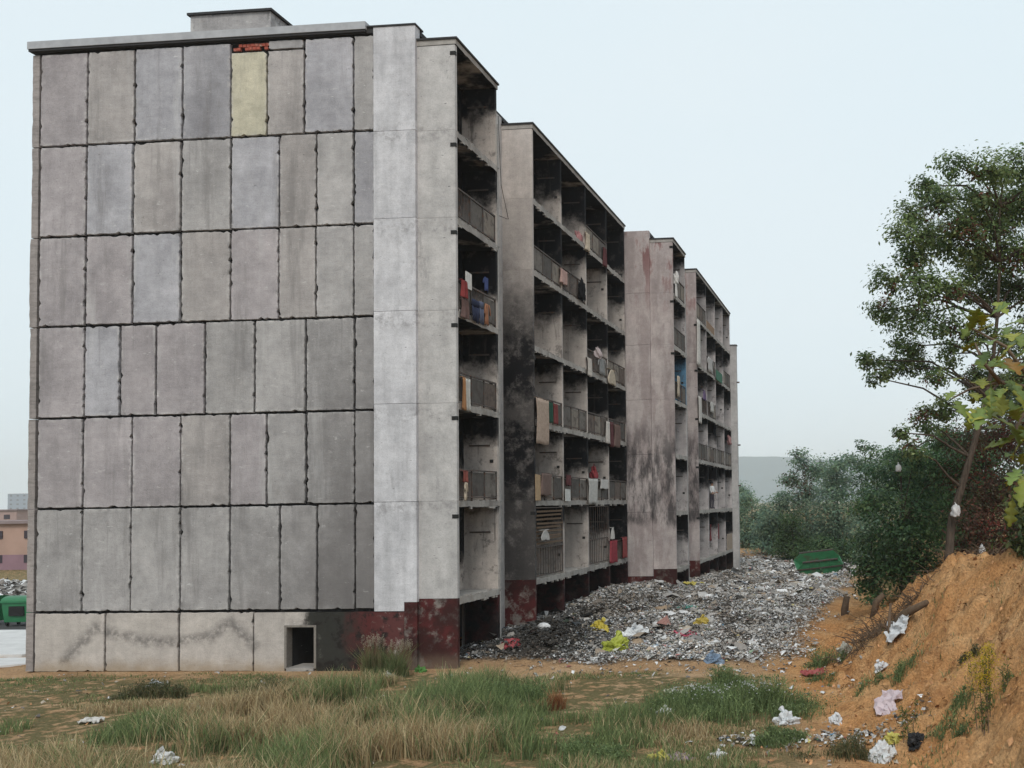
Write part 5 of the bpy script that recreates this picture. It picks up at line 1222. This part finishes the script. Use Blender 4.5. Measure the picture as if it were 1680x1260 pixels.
x, y = scatter(330000, -17, 13.5, -15., 1.0, grass_cover); N = len(x)
xw, yw = scatter(14000, 9., 16.5, -16.5, 4., lambda x, y: sstep((fbm(x * 1.6, y * 1.6, 97) - .545) / .05) * .8)
x = np.concatenate([x, xw]); y = np.concatenate([y, yw]); N = len(x)
t = tall(x, y); t[-len(xw):] = .12; dry = fbm(x * .35, y * .5, 45) + RNG.normal(0, .1, N) + .10 * np.exp(-(((x + 2.5) / 3.) ** 2))
t = t * (.35 + .65 * sstep((-1.6 - y) / 2.2)); h = (.05 + .52 * t) * RNG.uniform(.4, 1.35, N) * (.6 + .8 * fbm(x * 1.7, y * 1.7, 61))
green = np.array([(.17, .22, .09), (.23, .28, .12), (.12, .165, .07)])[RNG.integers(0, 3, N)]
straw = np.array([(.44, .34, .19), (.34, .24, .13), (.54, .44, .27)])[RNG.integers(0, 3, N)]
col = np.where((dry > .57)[:, None], straw, green) * RNG.uniform(.75, 1.25, (N, 1))
v, f, c = blades(x, y, h, RNG.uniform(.01, .024, N), col)
tag(mesh_obj('grass', v, f, M['grass'], colors=c), 'dry and green grass growing before the gable', None, None, 'stuff')

CLUMPS = [(9.34, -5.9, 1.5, .75, 0, 'broad green weed clump with white flower heads beside bare soil'), (8.0, -5.5, 1.0, .6, 0, 'green weed clump left of the white flowered clump'), (3.2, -4.8, 1.2, .65, 0, 'green weeds in front of the red plinth corner'), (2.1, -6.9, 1.1, .55, 1, 'low dark weed clump left of the reddish dry tuft'),
          (-1.95, -1.2, .55, 1.0, 2, 'tall grass tuft with pale plumes against the dark plinth'), (-1.2, -1.0, .5, .85, 2, 'shorter plumed grass tuft right beside the tallest tuft'), (-2.7, -4.8, 1.1, .6, 1, 'olive weed clump in the middle of the dry grass'), (6.9, -10.1, .8, .5, 0, 'leafy weed clump at the bottom among pale bags'), (.5, -7.5, 1.1, .55, 0, 'weed clump at the bottom centre of the grass'), (8.2, -2.8, .8, .5, 0, 'small weed clump near the edge of the rubbish'),
          (4.6, -5.6, .3, .5, 3, 'rust coloured dry tuft in the green weeds'), (10.9, .2, .5, .6, 0, 'small round shrub on the slope by the greyish sack'), (12.8, -5.4, .45, .4, 0, 'small weed tuft on the orange slope right of creeping weeds'), (12.2, -5.2, .4, .25, 0, 'low creeping weeds on the soil above the litter band'), (10.8, -1.7, .35, .22, 0, 'flat weeds beside the reddish rag'), (14.15, -7.5, .3, .25, 1, 'lone weed tuft high on the orange slope'), (13.45, -9.6, .55, .35, 0, 'weeds at the foot of the bank below goldenrod'), (13.9, -10.2, .4, .4, 0, 'weeds right beside the goldenrod stems'), (11.5, -9.8, .8, .4, 1, 'weeds around the big white sack at the bottom'), (10.2, -8.8, .6, .3, 0, 'low weeds below the litter band near the two lobed bag'), (-6.5, -4.2, .9, .45, 1, 'weed tuft beside the bare soil before the gable')]
for (cx, cy, rad, hh, sty, lab) in CLUMPS:
    root = empty('weed_clump', (cx, cy, hz(cx, cy))); lo = np.array(tuple(root.location)); tag(root, lab, 'weeds', 'weed clumps in the grass')
    ns = max(5, int(11 * rad)); sa = RNG.uniform(0, 6.283, ns); sr_ = rad * RNG.uniform(0, 1, ns) ** .6
    sx_, sy_ = cx + np.cos(sa) * sr_, cy + np.sin(sa) * sr_ * .7; sh = hh * RNG.uniform(.3, 1.15, ns) * (1 - .35 * (sr_ / rad) ** 2); sw = rad * RNG.uniform(.18, .5, ns)
    N = int(1900 * rad * (.6 + hh) * (.4 if cx > 10.5 else 1.)); k = RNG.integers(0, ns, N)
    x, y = sx_[k] + RNG.normal(0, 1, N) * sw[k] * .55, sy_[k] + RNG.normal(0, 1, N) * sw[k] * .5
    g = {0: [(.16, .22, .09), (.22, .285, .12), (.115, .165, .07)], 1: [(.08, .10, .045), (.12, .12, .055), (.18, .15, .08)], 2: [(.15, .19, .08), (.11, .15, .06), (.22, .22, .11)], 3: [(.30, .12, .055), (.36, .18, .09), (.24, .12, .06)]}[sty]
    col = np.array(g)[RNG.integers(0, 3, N)] * RNG.uniform(.6, 1.4, (N, 1))
    v, f, c = blades(x, y, sh[k] * RNG.uniform(.35, 1.15, N), RNG.uniform(.008, .018, N), col, .34)
    mesh_obj('stems', v - lo, f, M['grass'], root, colors=c)['kind'] = 'stuff'
    if sty in (0, 1):
        n2 = int(N * 1.3); k = RNG.integers(0, ns, n2)
        x, y = sx_[k] + RNG.normal(0, 1, n2) * sw[k] * .6, sy_[k] + RNG.normal(0, 1, n2) * sw[k] * .55
        zz = H(x, y) + sh[k] * RNG.uniform(.1, 1.05, n2) ** .8
        v, f = leaf_quads(np.stack([x, y, zz], 1), RNG.uniform(.03, .09, n2), asp=.4)
        mesh_obj('leaves', v - lo, f, M['leaf'], root, colors=np.array(g)[RNG.integers(0, 3, n2)] * RNG.uniform(.6, 1.4, (n2, 1)))
    if 'flower' in lab or 'plume' in lab:
        n3 = 130 if 'flower' in lab else 60; a = RNG.uniform(0, 6.283, n3); d = rad * RNG.uniform(0, .8, n3); x, y = cx + np.cos(a) * d, cy + np.sin(a) * d * .8
        if 'flower' in lab:
            zz = H(x, y) + hh * (1 - .4 * (d / rad) ** 2) * RNG.uniform(.75, 1., n3); v, f = leaf_quads(np.stack([x, y, zz], 1), RNG.uniform(.03, .05, n3), asp=.9)
            mesh_obj('flowers', v - lo, f, M['leaf'], root, colors=np.full((n3, 3), .6))['kind'] = 'stuff'
        else:
            x = cx + (x - cx) * .7; y = cy + (y - cy) * .7
            v, f, c = blades(x, y, np.full(n3, hh) * RNG.uniform(.95, 1.25, n3), np.full(n3, .012), np.full((n3, 3), .0) + np.array([(.2, .17, .09)]), .1)
            mesh_obj('plume_stems', v - lo, f, M['grass'], root, colors=c)
            tip = v.reshape(n3, 6, 3)[:, 4]; k = np.repeat(np.arange(n3), 16); C = tip[k] + np.stack([RNG.normal(0, .012, len(k)), RNG.normal(0, .012, len(k)), RNG.uniform(-.16, .02, len(k))], 1)
            v, f = leaf_quads(C, RNG.uniform(.025, .05, len(k)), asp=.3)
            mesh_obj('plumes', v - lo, f, M['leaf'], root, colors=np.tile(np.array([(.4, .36, .28)]), (len(k), 1)))

def goldenrod(cx, cy, hh, nst, lab, yellow):
    root = empty('goldenrod', (cx, cy, hz(cx, cy))); lo = np.array(tuple(root.location)); tag(root, lab, 'weed', 'tall weeds on the bank')
    tb = MB(); LC, FC = [], []
    for i in range(nst):
        bx, by = cx + rr.uniform(-.12, .12), cy + rr.uniform(-.12, .12); z0 = hz(bx, by); h = hh * rr.uniform(.75, 1.); lx, ly = rr.uniform(-.12, .12), rr.uniform(-.1, .1)
        tb.tube([(bx, by, z0 - .03), (bx + lx * .4, by + ly * .4, z0 + h * .5), (bx + lx, by + ly, z0 + h)], [.008, .006, .003], 5)
        for q in range(70):
            t = rr.uniform(.1, 1.); LC.append((bx + lx * t + rr.gauss(0, .045), by + ly * t + rr.gauss(0, .045), z0 + h * t))
        if yellow:
            for q in range(260): t = rr.uniform(.72, 1.06); s = .10 * (1.1 - t) / .3 + .02; FC.append((bx + lx * t + rr.gauss(0, s), by + ly * t + rr.gauss(0, s), z0 + h * t))
    tb.build('stem', M['twig'], root).location = tuple(-lo)
    v, f = leaf_quads(np.array(LC), RNG.uniform(.05, .1, len(LC)), asp=.22); mesh_obj('leaves', v - lo, f, M['leaf'], root, colors=np.array([(.10, .15, .04)]) * RNG.uniform(.7, 1.3, (len(LC), 1)))
    if yellow:
        v, f = leaf_quads(np.array(FC), RNG.uniform(.012, .028, len(FC)), asp=.8); mesh_obj('flower_head', v - lo, f, M['leaf'], root, colors=np.array([(.62, .46, .03)]) * RNG.uniform(.7, 1.2, (len(FC), 1)))
goldenrod(14.0, -11.8, 1.25, 9, 'flowering goldenrod with yellow plume standing on the bank', True)
goldenrod(12.82, -9.6, .8, 4, 'slim green weed stalk beside the black bag', False)
goldenrod(14.55, -10.2, .7, 6, 'leafy green stalks to the right of the goldenrod', False)

# ------------------------------------------------------------------ things in the lane and on the bank
def skip_box(loc, rz):
    root = empty('skip', loc, rz); tag(root, 'green steel rubbish skip with sloping ends half sunk in rubbish', 'skip')
    L, l, W, h, t = 1.5, .75, .85, 1.15, .05
    for s in (-1, 1):     # long sides
        P = [(-l, s * W, 0), (l, s * W, 0), (L, s * W, h * .62), (L * .72, s * W, h), (-L * .72, s * W, h), (-L, s * W, h * .62)]
        Q = [(x, y - s * t, z) for x, y, z in P]; n = 6
        F = [tuple(range(n)) if s < 0 else tuple(range(n - 1, -1, -1)), tuple(range(2 * n - 1, n - 1, -1)) if s < 0 else tuple(range(n, 2 * n))] + [(i, n + i, n + (i + 1) % n, (i + 1) % n) for i in range(n)]
        sd = MB().poly(P + Q, F).build('side', M['skip'], root)
        for x in (-.62, 0., .62): MB().box(x - .035, x + .035, s * W, s * (W + .05), .05, h - .05).build('rib', M['skip'], root)
        MB().box(-L * .74, L * .74, s * (W - .03), s * (W + .07), h, h + .08).build('rim', M['metal'], root); MB().box(-L * .98, L * .98, s * W, s * (W + .06), h * .60, h * .66).build('rub_rail', M['metal'], root)
        MB().tube([(0, s * (W + .05), h * .55), (0, s * (W + .17), h * .55)], .05, 8).build('lug', M['skip'], root)
    for s in (-1, 1):
        P = [(s * l, -W + t, 0), (s * L, -W + t, h * .62), (s * L, W - t, h * .62), (s * l, W - t, 0)]; Q = [(x - s * .06, y, z + .02) for x, y, z in P]
        MB().poly(P + Q, [(0, 1, 2, 3), (7, 6, 5, 4), (0, 4, 5, 1), (1, 5, 6, 2), (2, 6, 7, 3), (3, 7, 4, 0)]).build('end_plate', M['skip'], root)
    MB().box(-l, l, -W + t, W - t, 0, .05).build('floor_plate', M['skip'], root)
    return root
sk = skip_box((8.85, 36.4, hz(8.85, 36.4) + .12), R(10)); sk.rotation_euler = (R(17), R(-5), R(10))

def wheelie_bin(loc, rz, label):
    root = empty('waste_container', loc, rz); tag(root, label, 'waste container', 'green waste containers beside the yard')
    w, d, h = .62, .5, 1.0
    P = [(-w * .88, -d * .85, .18), (w * .88, -d * .85, .18), (w * .88, d * .85, .18), (-w * .88, d * .85, .18), (-w, -d, h), (w, -d, h), (w, d, h), (-w, d, h)]
    MB().poly(P, [(0, 3, 2, 1), (4, 5, 6, 7), (0, 1, 5, 4), (1, 2, 6, 5), (2, 3, 7, 6), (3, 0, 4, 7)]).build('body', M['bin'], root)
    MB().box(-w - .04, w + .04, -d - .06, d + .04, h + .002, h + .07).build('rim', M['bin'], root)
    n = 8; P = []; F = []
    for i in range(n + 1):
        a = math.pi * i / n; y, z = -math.cos(a) * (d + .02), h + .071 + .2 * math.sin(a); P += [(-w - .02, y, z), (w + .02, y, z)]
    F = [(2 * i, 2 * i + 1, 2 * i + 3, 2 * i + 2) for i in range(n)] + [tuple(range(0, 2 * n + 1, 2)), tuple(range(2 * n + 1, 0, -2)), (0, 2 * n, 2 * n + 1, 1)]
    MB().poly(P, F).build('lid', M['bin'], root)
    MB().box(-w * .5, w * .5, -d - .03, -d + .06, .45, .85).build('front_panel', M['rubber'], root)
    for sx in (-1, 1):
        for sy in (-1, 1): MB().tube([(sx * w * .75 - .03, sy * d * .7, .09), (sx * w * .75 + .03, sy * d * .7, .09)], .09, 10).build('wheel', M['rubber'], root)
        MB().tube([(sx * (w + .02), 0, h - .12), (sx * (w + .12), 0, h - .12)], .03, 8).build('lug', M['bin'], root)
wheelie_bin((-24.05, 11.9, .06), R(8), 'green wheeled waste container next to the corner of the near block')
wheelie_bin((-25.9, 12.2, .06), R(-6), 'green wheeled waste container cut off by the left picture edge')

# white rubble behind the containers
x, y = scatter(9000, -60, -22, 15.5, 34, lambda x, y: np.ones_like(x)); N = len(x)
hh = 1.0 * np.exp(-((y - 25) / 5.5) ** 2) * (.7 + .5 * fbm(x * .2, y * .2, 5))
col = PAL[RNG.choice(6, N)] * RNG.uniform(.7, 1.3, (N, 1))
v, f, c = flakes(x, y, RNG.uniform(.08, .22, N), .4, hh, col)
xs_ = np.linspace(-62, -20, 44); ys_ = np.linspace(14.5, 35.5, 24); XX, YY = np.meshgrid(xs_, ys_)
ZZ = H(XX, YY) - .12 + 1.0 * np.exp(-((YY - 25) / 5.5) ** 2) * (.7 + .5 * fbm(XX * .2, YY * .2, 5)); ZZ[0] -= .3; ZZ[-1] -= .3; ZZ[:, 0] -= 1.5; ZZ[:, -1] -= 1.5
i2 = (np.arange(23)[:, None] * 44 + np.arange(43)[None, :]).ravel()
gv = np.stack([XX.ravel(), YY.ravel(), ZZ.ravel()], 1); gfq = np.stack([i2, i2 + 1, i2 + 45, i2 + 44], 1)
o = mesh_obj('rubble_heap', np.concatenate([v, gv]), np.concatenate([f, gfq + len(v)]), M['trash'], colors=np.concatenate([c, np.tile(np.array([(.2, .18, .16)]), (len(gfq), 1))]))
tag(o, 'heap of pale rubble behind the green waste containers', None, None, 'stuff')

def far_building(name, label, x0, x1, y0, y1, z0, z1, colr, low=None, floors=2, nwin=8):
    root = empty(name, ((x0 + x1) / 2, (y0 + y1) / 2, z0)); tag(root, label, 'building', 'far town buildings'); o0 = Vector(root.location)
    def pt(b, nm, colq):
        o = b.build(nm, M['bld'], root); o.location = tuple(-o0); o.color = (*colq, 1); return o
    zm = z0 + (z1 - z0) * .36
    if low: pt(MB().box(x0, x1, y0, y1, z0 - 1, zm), 'lower_wall', low); pt(MB().box(x0 + .05, x1 - .05, y0 + .05, y1 - .05, zm, z1), 'wall', colr)
    else: pt(MB().box(x0, x1, y0, y1, z0 - 1, z1), 'wall', colr)
    pt(MB().box(x0 - .3, x1 + .3, y0 - .3, y1 + .3, z1, z1 + .25), 'roof', (.25, .2, .2))
    for fl in range(floors):
        for i in range(nwin):
            zc = z0 + (z1 - z0) * (fl + .55) / floors; xc = x0 + (x1 - x0) * (i + .5) / nwin; ww = (x1 - x0) / nwin * .16; hh_ = (z1 - z0) / floors * .16
            pt(MB().box(xc - ww, xc + ww, y0 - .05, y0 + .02, zc - hh_, zc + hh_), 'window', (.06, .05, .06))
far_building('low_building', 'long low building painted salmon over plum, behind the rubble', -86, -56, 54, 64, -.2, 4.0, (.40, .27, .22), (.27, .17, .2), 2, 10)
far_building('town_house', 'flat roofed house with reddish walls behind the salmon building', -185, -160, 165, 180, 0, 5.6, (.36, .26, .24), None, 2, 6)
far_building('tower_block', 'hazy blue grey tower block on the skyline, left edge', -1044, -1000, 1150, 1180, -1, 30, (.22, .26, .32), None, 6, 5)
far_building('tower_block', 'hazy lower slab block to the right of skyline tower', -985, -920, 1170, 1200, -1, 18, (.3, .27, .28), None, 4, 7)

# dead logs, stump and bags on the bank
def log(pts, rad, nm, label, cat):
    b = MB(); b.tube(pts, rad, 9); o = b.build(nm, M['wood'], None, pts[0], True); tag(o, label, cat); return o
def onh(x, y, dz): return (x, y, hz(x, y) + dz)
log([onh(12.55, -1.3, .1), onh(13.0, -1.9, .16), onh(13.55, -2.9, .1)], [.10, .12, .08], 'fallen_log', 'dark fallen log lying across the crest of the bank', 'log')
log([onh(12.3, -1.2, .05), onh(12.7, -1.6, .22), onh(13.2, -1.2, .3)], [.03, .04, .02], 'dead_branch', 'thin dead branch beside the dark fallen log', 'branch')
log([onh(12.6, -1.75, -.1), onh(12.6, -1.75, .4), onh(12.66, -1.7, .8)], [.05, .045, .035], 'wooden_stake', 'short wooden stake standing by the dark log', 'stake')
log([onh(11.1, 10.8, -.2), onh(11.1, 10.8, .5), onh(11.2, 10.85, 1.0)], [.17, .15, .12], 'tree_stump', 'broken stump at the edge of the rubbish below the dark bush', 'stump')
log([onh(12.2, 4.8, -.2), onh(12.3, 4.8, .25), onh(12.55, 4.7, .55)], [.13, .12, .09], 'tree_stump', 'leaning second stump right of the broken stump', 'stump')
for (p, s, lab) in (((14.78, 2.6, 4.25), .34, 'white plastic bag caught on the leaning tree trunk'), ((13.16, 6.0, 5.75), .24, 'narrow white bag dangling in the dark bush'), ((15.6, 3.0, 3.05), .26, 'small white bag in the thicket right of the trunk')):
    V, F = lump(s * .35, s * .3, s * .75, rq, .5, 3); b = MB().poly(V, F); b.tube([(0, 0, s * .7), (.02, 0, s * 1.05), (-.02, 0, s * 1.25)], [s * .12, s * .05, s * .02], 6)
    o = b.build('plastic_bag', M['plastic'], None, (0, 0, 0), True); o.location = p; o.color = (.5, .49, .49, 1); tag(o, lab, 'bag', 'bags caught in the trees')

def brush(cx, cy, rad, n, label):
    root = empty('dead_brush', (cx, cy, hz(cx, cy))); tag(root, label, 'brushwood', 'dead brushwood on the bank'); lo = Vector(root.location)
    b = MB(); q = random.Random(int(cx * 100 + n))
    for i in range(n):
        x0, y0 = cx + q.gauss(0, rad * .5), cy + q.gauss(0, rad * .4); a = q.uniform(0, 6.28); L = q.uniform(.25, .8); z0 = hz(x0, y0) + q.uniform(-.03, .15); up = q.uniform(.0, .8) * L
        p1 = (x0 + math.cos(a) * L * .5, y0 + math.sin(a) * L * .5, z0 + up * .6 + q.uniform(0, .1)); p2 = (x0 + math.cos(a + .4) * L, y0 + math.sin(a + .4) * L, z0 + up)
        r0 = q.uniform(.006, .016); b.tube([(x0, y0, z0), p1, p2], [r0, r0 * .8, r0 * .4], 4)
    tw_ = b.build('twigs', M['wood'], root); tw_.location = tuple(-lo); tw_['kind'] = 'stuff'
brush(12.3, 1.1, .9, 150, 'heap of dead twigs below the dark bush')
brush(11.9, -.4, .8, 130, 'heap of dead twigs beside the small round shrub')
brush(13.3, .5, .8, 120, 'dead twigs along the dark fallen log')
brush(15.4, 1.9, .9, 90, 'thin dead twigs at the crest right of the trunk')

# ------------------------------------------------------------------ haze
hb_ = MB().box(-4300, 4300, -130, 4300, -4.0, 175.0).build('haze', M['dark'])
hk = NT('haze_air'); pv_ = hk.n.new('ShaderNodeVolumePrincipled')
pv_.inputs['Color'].default_value = (.965, .985, 1., 1); pv_.inputs['Density'].default_value = .00027; pv_.inputs['Anisotropy'].default_value = .1
hk.lk(pv_.outputs[0], hk.out.inputs['Volume'])
hb_.data.materials.clear(); hb_.data.materials.append(hk.m)
tag(hb_, 'thin bluish smoke haze in the air', None, None, 'stuff')
